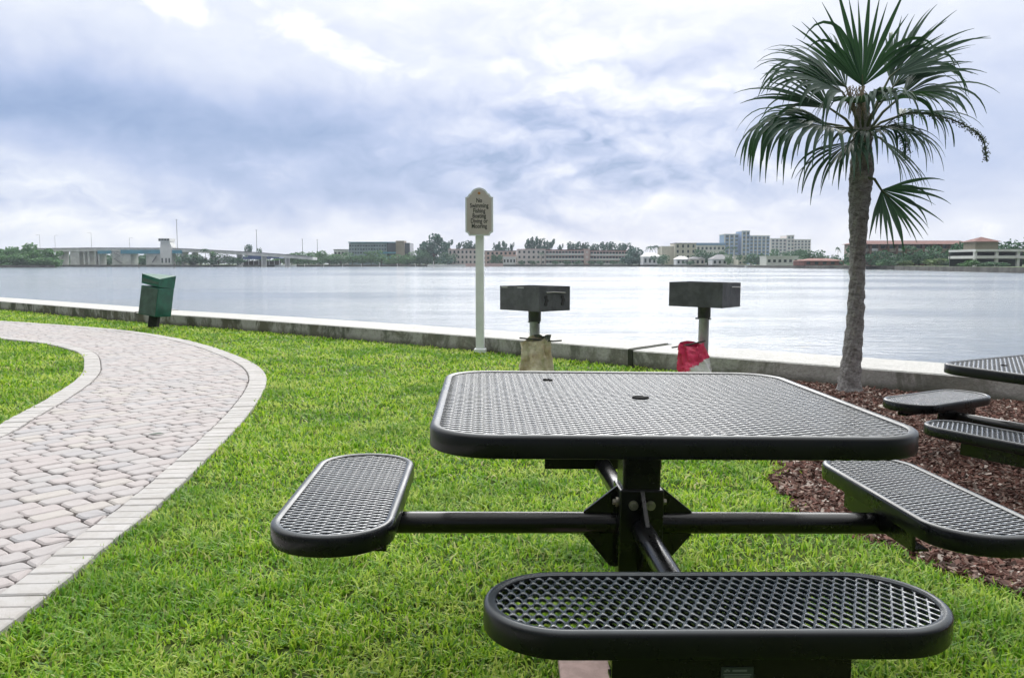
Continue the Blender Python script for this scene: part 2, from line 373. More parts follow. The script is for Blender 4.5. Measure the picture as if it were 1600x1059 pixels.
def build_path():
    base = M('paver_joint_sand', (.19, .175, .16), .95, .3, 30, bump=.4)
    N = len(PIN); 
    MB().slab([tuple(p) for p in PATH_POLY], -.05, .006).build('path', base); o = COL.objects['path']; tag(o, kind='structure')
    pav = MB(); ang = R(50); e1 = np.array([math.cos(ang), math.sin(ang)]); e2 = np.array([-e1[1], e1[0]])
    inner = np.concatenate([PIN, PLE[::-1]])[::2]; PINs, PLEs = PIN[::6], PLE[::6]
    rp = random.Random(5)
    def curve_clip(poly, C, sgn):
        c = np.mean(poly, 0); i = int(np.argmin(((C - c) ** 2).sum(1))); i = min(max(i, 1), len(C) - 2)
        T = C[i + 1] - C[i - 1]; T /= np.linalg.norm(T); n = np.array([T[1], -T[0]]) * sgn
        return clip_half(poly, C[i] - n * .004, n)
    RH = .118; j0, j1 = -40, 210
    for j in range(j0, j1):
        y = j * RH; x = -12 + rp.uniform(0, .2)
        if True:
            while x < 26:
                L = rp.choice([.118, .178, .178, .178, .236, .118]); a = x; x += L
                c = e1 * (a + L / 2) + e2 * (y + RH / 2)
                if not (-16 < c[0] < -1.3 and -1 < c[1] < 20): continue
                poly = [e1 * a + e2 * y, e1 * (a + L) + e2 * y, e1 * (a + L) + e2 * (y + RH), e1 * a + e2 * (y + RH)]
                if min(((PINs - c) ** 2).sum(1).min(), ((PLEs - c) ** 2).sum(1).min()) > 4.5 or not inside(inner, np.array([c] + poly)).any(): continue
                poly = curve_clip(poly, PIN, 1)
                if len(poly) < 3: continue
                poly = curve_clip(poly, PLE, -1)
                if len(poly) < 3: continue
                P = np.array(poly); ar = .5 * abs(np.dot(P[:, 0], np.roll(P[:, 1], -1)) - np.dot(P[:, 1], np.roll(P[:, 0], -1)))
                if ar < .0015: continue
                far = c[1] > 9
                P = inset_poly(poly, rp.uniform(.002, .0055))
                if not far: P = chamfer_poly(P, .022)
                Q = inset_poly(P, .009)
                z = .028 + rp.uniform(-.0025, .0025); n = len(P); tx, ty = rp.uniform(-.02, .02), rp.uniform(-.02, .02)
                zz = lambda q: z + (q[0] - c[0]) * tx + (q[1] - c[1]) * ty
                k = len(pav.v)
                pav.v += [(q[0], q[1], 0) for q in P] + [(q[0], q[1], zz(q) - .006) for q in P] + [(q[0], q[1], zz(q)) for q in Q]
                for i in range(n):
                    i2 = (i + 1) % n
                    pav.f += [(k + i, k + i2, k + n + i2, k + n + i), (k + n + i, k + n + i2, k + 2 * n + i2, k + 2 * n + i)]
                pav.f.append(tuple(k + 2 * n + i for i in range(n)))
    p = pav.build('path_pavers', paver_mat()); tag(p, kind='structure')
    bd = MB()
    for A, B in ((PIN, POUT), (LOUT, PLE)):
        s = np.concatenate([[0], np.cumsum(np.linalg.norm(np.diff(A, axis=0), axis=1))])
        u = 0.0
        while u < s[-1] - .2:
            L = .098; q = [np.array([np.interp(u + d_, s, X[:, k]) for k in (0, 1)]) for X, d_ in ((A, .0), (A, L), (B, L), (B, .0))]
            u += L
            P = inset_poly(q[::-1] if np.cross(q[1] - q[0], q[2] - q[1]) < 0 else q, rp.uniform(.0015, .003)); Q = inset_poly(P, .006)
            z = .032 + rp.uniform(-.003, .003); k = len(bd.v); n = 4
            bd.v += [(a[0], a[1], -.03) for a in P] + [(a[0], a[1], z - .005) for a in P] + [(a[0], a[1], z) for a in Q]
            for i in range(n):
                i2 = (i + 1) % n
                bd.f += [(k + i, k + i2, k + n + i2, k + n + i), (k + n + i, k + n + i2, k + 2 * n + i2, k + 2 * n + i)]
            bd.f.append(tuple(k + 2 * n + i for i in range(n)))
    tag(bd.build('path_border', border_mat()), kind='structure')
build_path()

# ------------------------------------------------------------------ mulch bed
def build_mulch():
    soil = M('mulch_soil', (.075, .04, .03), .95, 0, 14, color2=(.12, .055, .042), bump=.8, bscale=40, spec=.1)
    tag(MB().slab([tuple(p) for p in MULCH], -.04, .006).build('mulch_bed', soil), kind='structure')
    m = bpy.data.materials.new('bark_chip'); m.use_nodes = True; t = NT(m.node_tree); b = t.n['Principled BSDF']
    r = t.node('ShaderNodeNewGeometry').outputs['Random Per Island']
    c = t.ramp(r, [(0, (.035, .021, .016)), (.22, (.095, .044, .034)), (.45, (.145, .068, .052)), (.62, (.065, .040, .032)), (.78, (.175, .105, .082)), (.92, (.25, .19, .16)), (1, (.42, .37, .33))])
    t.l.new(c, b.inputs['Base Color']); b.inputs['Roughness'].default_value = .85; b.inputs['Specular IOR Level'].default_value = .25
    n = 140000
    y = 2.0 + 8.0 * rng.random(n) ** 1.5; x = 1.0 + rng.random(n) * (y * .75 + .8)
    P = np.stack([x, y], 1)
    k = inside(MULCH + 0, P + np.stack([wob(x, y, 9, 3), wob(x, y, 9, 4)], 1) * .07)
    wl = np.array(WALL_PTS[1:3]); dn = np.array([.653, .757]); k &= ((P - wl[1]) @ dn) < -.02
    P = P[k]; n = len(P)
    L = rng.uniform(.006, .019, n) * (1 + .06 * P[:, 1]); Wd = L * rng.uniform(.25, .5, n); T = rng.uniform(.002, .005, n)
    yaw = rng.uniform(0, 6.28, n); pit = rng.normal(0, .35, n); rol = rng.normal(0, .4, n)
    a = np.stack([np.cos(yaw) * np.cos(pit), np.sin(yaw) * np.cos(pit), np.sin(pit)], 1)
    bb = np.stack([-np.sin(yaw) * np.cos(rol), np.cos(yaw) * np.cos(rol), np.sin(rol)], 1); cc = np.cross(a, bb)
    C = np.concatenate([P, (.008 + rng.random(n) * .018)[:, None]], 1)
    sg = [(-1, -.7), (1, -1), (.8, 1), (-1, .9)]
    V = np.stack([C + a * (L * su)[:, None] * 1.0 + bb * (Wd * sv)[:, None] + cc * (T * s)[:, None] for s in (-1, 1) for su, sv in sg], 1).reshape(-1, 3)
    i = (np.arange(n) * 8)[:, None]
    fs = [i + np.array(q)[None] for q in ((3, 2, 1, 0), (4, 5, 6, 7), (0, 1, 5, 4), (1, 2, 6, 5), (2, 3, 7, 6), (3, 0, 4, 7))]
    o = mesh_np('mulch', V, fs, m); tag(o, 'red brown shredded bark mulch covering the bed around the palm tree', 'mulch', kind='stuff')
build_mulch()

# ------------------------------------------------------------------ grass
def build_grass():
    m = bpy.data.materials.new('grass_blade'); m.use_nodes = True; t = NT(m.node_tree); bs = t.n['Principled BSDF']; geo = t.node('ShaderNodeNewGeometry')
    ri = geo.outputs['Random Per Island']; pos = geo.outputs['Position']
    c = t.ramp(ri, [(0, (.055, .16, .01)), (.25, (.14, .32, .014)), (.55, (.31, .52, .026)), (.85, (.48, .64, .055)), (.93, (.50, .55, .15)), (1, (.56, .51, .26))])
    dry = t.mr(t.noise(pos, 1.7, 6, .62), .47, .66); c = t.mix(t.m('MULTIPLY', dry, t.mr(ri, .2, .7, .1, .85)), c, (.58, .66, .16))
    dk = t.mr(t.noise(pos, .9, 6, .65), .46, .62, 0, .6); c = t.mix(dk, c, (.08, .24, .014))
    t.l.new(c, bs.inputs['Base Color']); bs.inputs['Roughness'].default_value = .42; bs.inputs['Specular IOR Level'].default_value = .35
    tr = t.node('ShaderNodeBsdfTranslucent'); t.l.new(c, tr.inputs[0]); mx = t.node('ShaderNodeMixShader'); mx.inputs[0].default_value = .45
    t.l.new(bs.outputs[0], mx.inputs[1]); t.l.new(tr.outputs[0], mx.inputs[2]); t.l.new(mx.outputs[0], t.n['Material Output'].inputs[0])
    pts = []
    for y0, y1, dens in ((1.0, 2.0, 7000), (2.0, 3.0, 18500), (3.0, 4.2, 12500), (4.2, 6, 7000), (6, 8.5, 3200), (8.5, 12, 1500), (12, 17, 800), (17, 24, 450)):
        w = .72 * y1 + .9; n = int((y1 - y0) * 2 * w * dens)
        pts.append(np.stack([rng.uniform(-w, w, n), rng.uniform(y0, y1, n)], 1))
    P = np.concatenate(pts); x, y = P[:, 0], P[:, 1]
    J = P + np.stack([wob(x, y, 17, 1), wob(x, y, 17, 2)], 1) * .03 + rng.normal(0, .012, P.shape)
    keep = ~inside(np.concatenate([offset(POUT, -.022), offset(LOUT, .022)[::-1]]), J)
    Jm = P + np.stack([wob(x, y, 7, 5), wob(x, y, 7, 6)], 1) * .13 + rng.normal(0, .05, P.shape)
    keep &= ~inside(MULCH, Jm)
    wallpoly = np.array([(60, -41)] + [tuple(p) for p in WALL_PTS[1:]] + [(-60, -41)]); keep &= inside(wallpoly, P)
    # thin, worn turf: near the mulch edge and where feet rest beneath the table
    bare = np.exp(-(((x - 1.15) / .5) ** 2 + ((y - 3.4) / .45) ** 2)) * .75 + np.exp(-(((x - .9) / .3) ** 2 + ((y - 4.3) / .6) ** 2)) * .35
    bare = np.maximum(bare, .35 * (wob(x, y, 2.2, 9) > .55) * (y > 2.5))
    bare = np.maximum(bare, .6 * np.exp(-(((x - .354) / .22) ** 2 + ((y - 2.42) / .2) ** 2)))
    clump = np.clip(wob(x, y, 34, 31) * .55 + wob(x, y, 16, 32) * .45, -1, 1); bare = np.maximum(bare, np.clip(.30 - .9 * clump, 0, .82) * np.clip(1.4 - y / 9, .3, 1))
    keep &= rng.random(len(P)) > bare
    keep &= ~((abs(x - .354) < .06) & (abs(y - 2.406) < .06)) & ~((x > .13) & (x < .275) & (y > 2.0) & (y < 2.38))
    P = P[keep]; n = len(P); y = P[:, 1]
    far = np.maximum(1, y / 3.2)
    hgt = rng.uniform(.018, .046, n) * (1 + .25 * wob(P[:, 0], y, 2.6, 12)) * (1 + .08 * (far - 1))
    tuft = wob(P[:, 0], y, 11, 21); hgt *= 1 + .35 * tuft
    wd = rng.uniform(.0020, .0048, n) * far ** .8
    yaw = rng.uniform(0, 6.28, n); lean = rng.uniform(.15, 1.5, n)
    d = np.stack([np.cos(yaw), np.sin(yaw)], 1); s = np.stack([-d[:, 1], d[:, 0]], 1)
    z0 = np.zeros(n)
    def pt(t, side):
        o = d * (hgt * lean * t ** 1.7)[:, None] + s * (wd * side)[:, None]
        return np.concatenate([P + o, (z0 + hgt * (t - .38 * lean * t * t * .9))[:, None]], 1)
    V = np.stack([pt(0, -1), pt(0, 1), pt(.5, -.85), pt(.5, .85), pt(1, 0)], 1).reshape(-1, 3)
    i = (np.arange(n) * 5)[:, None]
    o = mesh_np('grass', V, [i + np.array([[0, 1, 3, 2]]), i + np.array([[2, 3, 4]])], m, smooth=True)
    tag(o, 'short bright green lawn grass between the brick path and the sea wall', 'grass', kind='stuff')
    print('blades', n)
build_grass()

# ------------------------------------------------------------------ sea wall
def wall_mat():
    m = bpy.data.materials.new('weathered_concrete'); m.use_nodes = True; t = NT(m.node_tree); b = t.n['Principled BSDF']
    g = t.node('ShaderNodeNewGeometry'); p = g.outputs['Position']
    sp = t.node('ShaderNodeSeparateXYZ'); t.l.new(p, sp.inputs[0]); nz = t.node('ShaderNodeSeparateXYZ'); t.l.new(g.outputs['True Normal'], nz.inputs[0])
    n1 = t.noise(p, 2.0, 7, .65, .5); n2 = t.noise(p, 30, 6, .65)
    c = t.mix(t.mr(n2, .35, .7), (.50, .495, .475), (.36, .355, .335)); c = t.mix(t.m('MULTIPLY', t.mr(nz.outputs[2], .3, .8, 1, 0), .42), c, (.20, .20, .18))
    mp = t.node('ShaderNodeMapping'); mp.inputs['Scale'].default_value = (1, 1, .55); t.l.new(p, mp.inputs[0])
    st = t.mr(t.noise(mp.outputs[0], 1.7, 9, .72, .6), .44, .56)
    side = t.mr(nz.outputs[2], .3, .8, 1, 0)
    west = t.mr(sp.outputs[0], -6, 5, 1.0, .55)
    alg = t.mix(t.mr(n1, .4, .6), (.045, .055, .03), (.09, .085, .055))
    c = t.mix(t.m('MULTIPLY', t.m('MULTIPLY', st, side), t.m('MULTIPLY', west, .98)), c, alg)
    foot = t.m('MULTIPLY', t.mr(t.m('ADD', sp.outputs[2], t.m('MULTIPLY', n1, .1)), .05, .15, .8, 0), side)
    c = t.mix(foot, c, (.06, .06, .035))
    top = t.m('MULTIPLY', t.mr(nz.outputs[2], .3, .8, 0, 1), t.mr(n1, .45, .75, 0.0, .4))
    c = t.mix(top, c, (.24, .25, .25))
    t.l.new(c, b.inputs['Base Color']); b.inputs['Roughness'].default_value = .8
    bn = t.node('ShaderNodeBump'); bn.inputs['Distance'].default_value = .012; t.l.new(t.m('ADD', n1, n2), bn.inputs['Height']); t.l.new(bn.outputs[0], b.inputs['Normal'])
    return m
def build_wall():
    m = wall_mat(); root = empty('sea_wall', (0, 0, 0), label='low weathered concrete sea wall along the water edge', cat='sea wall')
    P = np.array(WALL_PTS, float); T = np.gradient(P, axis=0); T /= np.linalg.norm(T, axis=1)[:, None]; Nn = np.stack([T[:, 1], -T[:, 0]], 1)
    Nn[np.sum(Nn * np.array([.65, .75]), 1) < 0] *= -1
    def sec(pts, nn, h, w):
        mb = MB(); prof = [(0, -.3), (0, h - .012), (.012, h), (w - .015, h + .004), (w, h - .01), (w, -1.5)]
        k = len(prof)
        for p, q in zip(pts, nn):
            for o, z in prof: mb.v.append((p[0] + q[0] * o, p[1] + q[1] * o, z))
        for i in range(len(pts) - 1):
            for j in range(k - 1): mb.f.append((i * k + j, i * k + j + 1, (i + 1) * k + j + 1, (i + 1) * k + j))
        mb.f += [tuple(range(k)), tuple(range(len(pts) * k - 1, (len(pts) - 1) * k - 1, -1))]
        mb.build('wall_section', m, root)
    # joint at (1.30,9.37) and others
    j = .03
    dirn = np.array([-.757, .653])
    a = P[1:3].copy(); sec(np.array([P[0], P[1], P[2] - dirn * j]), [Nn[1], Nn[1], Nn[1]], .19, .88)
    sec(np.array([P[2] + dirn * j, P[3], P[4], P[5], P[6]]), [Nn[1], Nn[3], Nn[4], Nn[5], Nn[6]], .205, .86)
    sec(np.array([P[6] + (P[7] - P[6]) * .006, P[7], P[8]]), [Nn[6], Nn[7], Nn[7]], .215, .9)
    dk = M('joint_filler', (.03, .035, .02), .9, .3, 20)
    c = P[2]; n_ = Nn[1]; w = .028
    q = [c - dirn * w - n_ * .012, c + dirn * w - n_ * .012, c + dirn * w + n_ * .84, c - dirn * w + n_ * .84]
    MB().slab([tuple(a) for a in q], -.02, .198).build('expansion_joint', dk, root)
build_wall()

# ------------------------------------------------------------------ picnic tables
def rbox_sd(p, hx, hy, r):
    q = np.abs(p) - np.array([hx - r, hy - r]); return np.linalg.norm(np.maximum(q, 0), axis=1) + np.minimum(q.max(1), 0) - r
def clamp_in(p, hx, hy, r, ins):
    for _ in range(2):
        d = rbox_sd(p, hx, hy, r); e = 1e-4
        gx = (rbox_sd(p + [e, 0], hx, hy, r) - rbox_sd(p - [e, 0], hx, hy, r)) / (2 * e); gy = (rbox_sd(p + [0, e], hx, hy, r) - rbox_sd(p - [0, e], hx, hy, r)) / (2 * e)
        k = np.maximum(0, d + ins); p = p - np.stack([gx, gy], 1) * k[:, None]
    return p
def expanded_sheet(name, hx, hy, r, lwd_axis, mat, parent, PL=.0508, PS=.0236):
    """one sheet of diamond-mesh expanded metal under a thick plastic coat"""
    a, b = PL / 2, PS / 2; C = []
    LX, LY = (hx, hy) if lwd_axis == 0 else (hy, hx)
    for i in range(-int(LX / a) - 2, int(LX / a) + 3):
        for j in range(-int(LY / PS) - 2, int(LY / PS) + 3): C.append((i * a, (j + .5 * (i % 2)) * PS))
    C = np.array(C)
    if lwd_axis == 1: C = C[:, ::-1]
    C = C[rbox_sd(C, hx, hy, r) < -.012]
    n = 12; th = np.arange(n) / n * 2 * math.pi
    dm = 1 / (np.abs(np.cos(th)) + np.abs(np.sin(th)))
    se = 1 / (np.abs(np.cos(th)) ** 1.45 + np.abs(np.sin(th)) ** 1.45) ** (1 / 1.45)
    rings = [(dm, 0.0), (.22 * dm + .78 * .68 * se, .0), (.68 * se, -.0010), (.645 * se, -.004), (.66 * se, -.0075)]
    vs = []
    for rr, z in rings:
        q = np.stack([np.cos(th) * rr * a, np.sin(th) * rr * b], 1)
        if lwd_axis == 1: q = q[:, ::-1]
        vs.append((q, z))
    V = np.zeros((len(C), len(rings), n, 3))
    for k, (q, z) in enumerate(vs):
        pp = (C[:, None, :] + q[None]).reshape(-1, 2); pp = clamp_in(pp, hx, hy, r, .009)
        V[:, k, :, :2] = pp.reshape(len(C), n, 2); V[:, k, :, 2] = z
    V = V.reshape(-1, 3); base = (np.arange(len(C)) * len(rings) * n)[:, None]; F_ = []
    for k in range(len(rings) - 1):
        for i in range(n):
            i2 = (i + 1) % n; q = [k * n + i, k * n + i2, (k + 1) * n + i2, (k + 1) * n + i]
            if lwd_axis == 1: q = q[::-1]
            F_.append(base + np.array([q]))
    return mesh_np(name, V, F_, mat, parent, smooth=True)
def outline(hx, hy, r, seg=10):
    P, Nn = [], []
    for cx, cy, a0 in ((hx - r, hy - r, 0), (-hx + r, hy - r, 90), (-hx + r, -hy + r, 180), (hx - r, -hy + r, 270)):
        for k in range(seg + 1):
            q = R(a0 + 90 * k / seg); Nn.append((math.cos(q), math.sin(q))); P.append((cx + r * math.cos(q), cy + r * math.sin(q)))
    return np.array(P), np.array(Nn)
RIM = [(-.024, -.004), (-.0225, .002), (-.018, .0045), (-.011, .0055), (-.006, .0038), (-.0018, .0003), (0, -.004), (0, -.040), (-.0015, -.045), (-.006, -.0475), (-.012, -.046), (-.014, -.041), (-.014, -.012)]
def rim(name, hx, hy, r, mat, parent, seg=10):
    P, Nn = outline(hx, hy, r, seg); mb = MB(); k = len(RIM); n = len(P)
    for p, q in zip(P, Nn):
        for o, z in RIM: mb.v.append((p[0] + q[0] * o, p[1] + q[1] * o, z))
    for i in range(n):
        for j in range(k - 1): mb.f.append((i * k + j, ((i + 1) % n) * k + j, ((i + 1) % n) * k + j + 1, i * k + j + 1))
    o = mb.build(name, mat, parent, smooth=True); return o
def coat_mat(name, col, rough, coat=.2, spec=.35, dust=.0):
    m = bpy.data.materials.new(name); m.use_nodes = True; t = NT(m.node_tree); b = t.n['Principled BSDF']
    tc = t.node('ShaderNodeTexCoord').outputs['Object']
    n = t.noise(tc, 5, 6, .65); n2 = t.noise(tc, 120, 5, .7); n3 = t.noise(tc, 700, 3, .6)
    c = t.mix(t.mr(n2, .60, .76, 0, .4), col, (.035, .035, .034)); c = t.mix(t.mr(n3, .72, .78, 0, .5), c, (.10, .095, .09))
    if dust:
        gz = t.node('ShaderNodeSeparateXYZ'); t.l.new(t.node('ShaderNodeNewGeometry').outputs['Normal'], gz.inputs[0])
        c = t.mix(t.m('MULTIPLY', t.mr(gz.outputs[2], .5, .95), t.mr(t.noise(tc, 3.2, 7, .68), .38, .72, .15, dust)), c, (.09, .12, .145))
    t.l.new(c, b.inputs['Base Color']); b.inputs['Specular IOR Level'].default_value = spec; b.inputs['Coat Weight'].default_value = coat; b.inputs['Coat Roughness'].default_value = .12
    t.l.new(t.mr(n, .3, .7, rough - .08, rough + .14), b.inputs['Roughness'])
    bn = t.node('ShaderNodeBump'); bn.inputs['Distance'].default_value = .0004; bn.inputs['Strength'].default_value = .25
    t.l.new(n2, bn.inputs['Height']); t.l.new(bn.outputs[0], b.inputs['Normal'])
    return m
def build_tables():
    black = coat_mat('black_plastic_coat', (.003, .004, .0045), .28, .15, .3, .35); sheet = coat_mat('black_mesh_coat', (.007, .013, .017), .22, 1.0, .8, .45); tube = coat_mat('black_powder_coat', (.003, .0033, .0036), .24)
    matte = M('matte_black_cap', (.004, .005, .005), .9, spec=.1); zinc = M('zinc_bolt', (.42, .40, .33), .38, .3, 60, metal=.85); plate = M('label_plate', (.035, .05, .042), .4); ink = M('label_print', (.16, .19, .17), .5)
    root = empty('picnic_table', (.3539, 2.4056, 0), (0, .0126, .0351),
                 label='nearest black perforated metal picnic table with four attached seats on the lawn', cat='picnic table', group='black perforated picnic tables by the water')
    A = .569; zt = .754
    top = expanded_sheet('tabletop', A, A, .155, 0, sheet, root); top.location.z = zt
    rim('tabletop_rim', A, A, .155, black, top, 12)
    for x, y, rr in ((-.0, .0, .024), (-.235, .36, .016)):
        d = MB(); d.tube([(x, y, .0005), (x, y, .0035)], rr, 18); d.build('hole_plug' if rr > .01 else 'screw_cap', matte, top, smooth=True)
    # support frame under the top
    for ang in (0, 90):
        b = MB().box(-.33, .33, -.025, .025, -.052 if ang == 0 else -.0505, -.012 if ang == 0 else -.0135)
        o = b.build('top_support', tube, root, bevel=.004); o.rotation_euler.z = R(ang + 45); o.location.z = zt
    MB().box(-.053, .053, -.053, .053, -.15, zt - .055).build('pedestal', tube, root, bevel=.006)
    MB().box(-.062, .062, -.062, .062, .27, .505).build('collar', tube, root, bevel=.005)
    Zp = .3945; s, w, l = .813, .152, .443; zs = .4905
    for k in range(4):
        rot = k * math.pi / 2                      # local frame: arm runs along +X
        arm = MB().tube([(.05, 0, Zp), (s - .06, 0, Zp)], .0305, 20).build('support_arm', tube, root, smooth=True); arm.rotation_euler.z = rot
        g = MB()
        g.prism([(.0, Zp + .108), (.062, Zp + .108), (.155, Zp + .034), (.155, Zp - .034), (.078, Zp - .125), (.0, Zp - .14)], -.006, .006)
        go = g.build('gusset', tube, arm, bevel=.002)
        for yy in (-.024, .024):
            MB().tube([(.061, yy, Zp + .068), (.068, yy, Zp + .068)], .0135, 20).build('washer', zinc, arm, smooth=True)
            MB().tube([(.067, yy, Zp + .068), (.076, yy, Zp + .068)], .0088, 6).build('bolt', zinc, arm)
    def seat(rot):
        st = expanded_sheet('seat', w, l, w - .002, 0, sheet, root); st.rotation_euler.z = rot
        st.location = (s * math.cos(rot), s * math.sin(rot), zs)
        rim('seat_rim', w, l, w - .002, black, st, 16)
        for x0 in (-.121, .113):
            k = -1 if x0 > 0 else 1
            MB().box(x0, x0 + .008, -.215, .215, -.108, -.016).box(min(x0 + .0082 * (k > 0), x0 + k * .045), max(x0 + .0082 * (k > 0), x0 + k * .045), -.214, .214, -.1075, -.101).build('seat_bracket', tube, st)
        MB().box(-.1125, .1125, -.03, .03, -.075, -.060).build('arm_plate', tube, st)
        return st
    s0 = seat(0)
    for k in (1, 2):
        c = copy_tree(s0, root); c.rotation_euler.z = k * math.pi / 2
        c.location = (s * math.cos(k * math.pi / 2), s * math.sin(k * math.pi / 2), zs)
    # the near seat also carries the maker's plate
    c = copy_tree(s0, root); c.rotation_euler.z = -math.pi / 2; c.location = (0, -s, zs); near = c
    second = copy_tree(root)
    mb = MB().box(.1212, .1228, -.02, .038, -.098, -.072); pl = mb.build('label_plate', plate, near)
    inkb = MB()
    for z0, z1, y0, y1 in ((-.070, -.0665, .0, .026), (-.0765, -.0745, -.016, .034), (-.0805, -.0787, -.014, .032), (-.0845, -.0829, -.008, .026), (-.0705, -.0675, -.0145, -.0105), (-.0685, -.0655, -.0115, -.0075), (-.0700, -.0672, -.0085, -.0045)):
        inkb.box(.1224, .1232, y0, y1, z0 - .010, z1 - .010)
    inkb.build('label_print', ink, near)
    th = .6338; gx, gy = -.0374, .0183
    lx, ly = gx * math.cos(th) + gy * math.sin(th), -gx * math.sin(th) + gy * math.cos(th)
    second.location = (2.9893, 4.4009, -.1776); second.rotation_euler = (ly, -lx, th)
    tag(second, 'farther black perforated metal picnic table on the mulch bed at the right edge', 'picnic table')
build_tables()

# ------------------------------------------------------------------ sign
def text_mesh(s, size, mat, name, parent, loc, rot=(R(90), 0, 0), ext=.001, off=.0, sx=1.0):
    cu = bpy.data.curves.new(name, 'FONT'); cu.body = s; cu.size = size; cu.align_x = 'CENTER'; cu.align_y = 'CENTER'; cu.extrude = ext; cu.offset = off; cu.resolution_u = 3
    tmp = bpy.data.objects.new(name, cu); COL.objects.link(tmp); dg = bpy.context.evaluated_depsgraph_get()
    me = bpy.data.meshes.new_from_object(tmp.evaluated_get(dg)); bpy.data.objects.remove(tmp)
    o = bpy.data.objects.new(name, me); me.materials.clear(); me.materials.append(mat); COL.objects.link(o); o.parent = parent; o.location = loc; o.rotation_euler = rot; o.scale = (sx, 1, 1)
    return o
def arc(cx, cz, r, a0, a1, n=6): return [(cx + r * math.cos(R(a0 + (a1 - a0) * k / n)), cz + r * math.sin(R(a0 + (a1 - a0) * k / n))) for k in range(n + 1)]
def build_sign():
    white = M('painted_white_post', (.76, .79, .80), .45, .12, 6, bump=.1); panel = M('sign_cream_panel', (.47, .43, .41), .55, .1, 5); edge = M('sign_white_border', (.66, .70, .72), .5)
    ink = M('sign_black_letter', (.03, .035, .035), .6); gold = M('sign_orange_emblem', (.42, .20, .07), .5)
    root = empty('sign', (-.40, 10.78, 0), (0, 0, R(-3)), label='tall white post sign listing No Swimming Fishing Boating beside the sea wall', cat='sign')
    MB().box(-.052, .052, -.052, .052, -.1, 1.52).build('post', white, root, bevel=.006)
    MB().box(-.075, .075, -.075, .075, 0, .07).build('post_base', white, root, bevel=.01)
    def shape(w, z0, zsh, ztop, r, n):
        p = []
        p += [(-w + r, z0), (w - r, z0)] + arc(w, z0, r, 180, 90, n)[1:] + [(w, zsh - r)] + arc(w, zsh, r, 270, 180, n)[1:]
        p += [(w - r * 1.0, zsh), (.115, zsh)]
        p += arc(0, zsh - .045, .118, 22, 158, 12)
        p += [(-.115, zsh), (-w + r, zsh)] + arc(-w, zsh, r, 0, -90, n)[1:] + [(-w, z0 + r)] + arc(-w, z0, r, 90, 0, n)[1:]
        q = [p[0]]
        for a in p[1:]:
            if abs(a[0] - q[-1][0]) + abs(a[1] - q[-1][1]) > 1e-4: q.append(a)
        if abs(q[0][0] - q[-1][0]) + abs(q[0][1] - q[-1][1]) < 1e-4: q.pop()
        return q
    b = MB().prism(shape(.172, 1.475, 1.99, 2.07, .042, 5), -.088, -.054).build('sign_board', edge, root)
    MB().prism([(x * .885, 1.755 + (z - 1.755) * .935) for x, z in shape(.172, 1.475, 1.99, 2.07, .042, 5)], -.0915, -.0879).build('sign_face', panel, b)
    for i, s in enumerate(['No', 'Swimming', 'Fishing', 'Boating', 'Diving or', 'Mooring']):
        text_mesh(s, .078, ink, 'lettering', b, (0, -.0922, 1.905 - i * .0625), off=.0012, sx=.72)
    MB().tube([(0, -.0916, 1.995), (0, -.095, 1.995)], .017, 14).build('emblem', gold, b)
build_sign()

# ------------------------------------------------------------------ barbecue grills and the bags hung on them
def build_grills():
    steel = M('sooty_steel', (.085, .09, .10), .55, .45, 9, bump=.25, bscale=40); galv = M('galvanised_post', (.42, .44, .44), .42, .3, 14, metal=.5); dark = M('dark_iron', (.02, .021, .022), .5)
    rod = M('grey_rod', (.35, .35, .34), .4, metal=.6)
    def grill(loc, rz, label, tilt=0):
        root = empty('barbecue_grill', loc, (0, tilt, rz), label=label, cat='grill', group='park grills on posts by the sea wall')
        a, b, z0, z1, t = .232, .172, .757, .952, .006
        fb = MB(); fb.box(-a, a, -b, -b + t, z0, z1).box(-a, a, b - t, b, z0, z1).box(-a, -a + t, -b + t, b - t, z0, z1).box(a - t, a, -b + t, b - t, z0, z1).box(-a + t, a - t, -b + t, b - t, z0 + .001, z0 + t)
        body = fb.build('firebox', steel, root)
        gr = MB()
        for k in range(11): gr.tube([(-a + .02, -b + .03 + k * (2 * b - .06) / 10, z1 - .02), (a - .02, -b + .03 + k * (2 * b - .06) / 10, z1 - .02)], .005, 6)
        gr.build('grate', dark, root)
        MB().tube([(0, 0, -.05), (0, 0, .70)], .042, 20).build('post', galv, root, smooth=True)
        MB().tube([(0, 0, .662), (0, 0, .7545)], .052, 20).build('sleeve', steel, root, smooth=True)
        MB().tube([(-.075, 0, .655), (.06, 0, .655)], .006, 8).build('lock_pin', dark, root)
        return root, body
    g1, b1 = grill((.185, 7.0, 0), R(-48), 'dark steel post grill with a tan bag hanging below it')
    for yy in (-.10, .085):
        mb = MB()
        for k in range(3): mb.tube([(0, yy + .012 * (k % 2), .815 + k * .027), (.004, yy + .012 * (k % 2), .815 + k * .027)], .016, 12)
        mb.box(.0004, .0036, yy - .006, yy + .012, .81, .88)
        o = mb.build('grate_slot', dark, b1); o.location.x = .2318
    MB().tube([(.239, -.10, .905), (.239, -.02, .908), (.239, .11, .90)], .005, 8).build('grate_bar', rod, b1)
    for xa in (-.215, -.02): MB().box(xa, xa + .075, -.1738, -.1722, .936, .947).build('rim_clip', rod, b1)
    g2, b2 = grill((1.56, 7.0, 0), R(-38), 'dark steel post grill with a red and white bag tied below it', R(.6))
    MB().tube([(.239, -.02, .92), (.239, .15, .915)], .005, 8).build('grate_bar', rod, b2)
    g2.location.z = .03
build_grills()
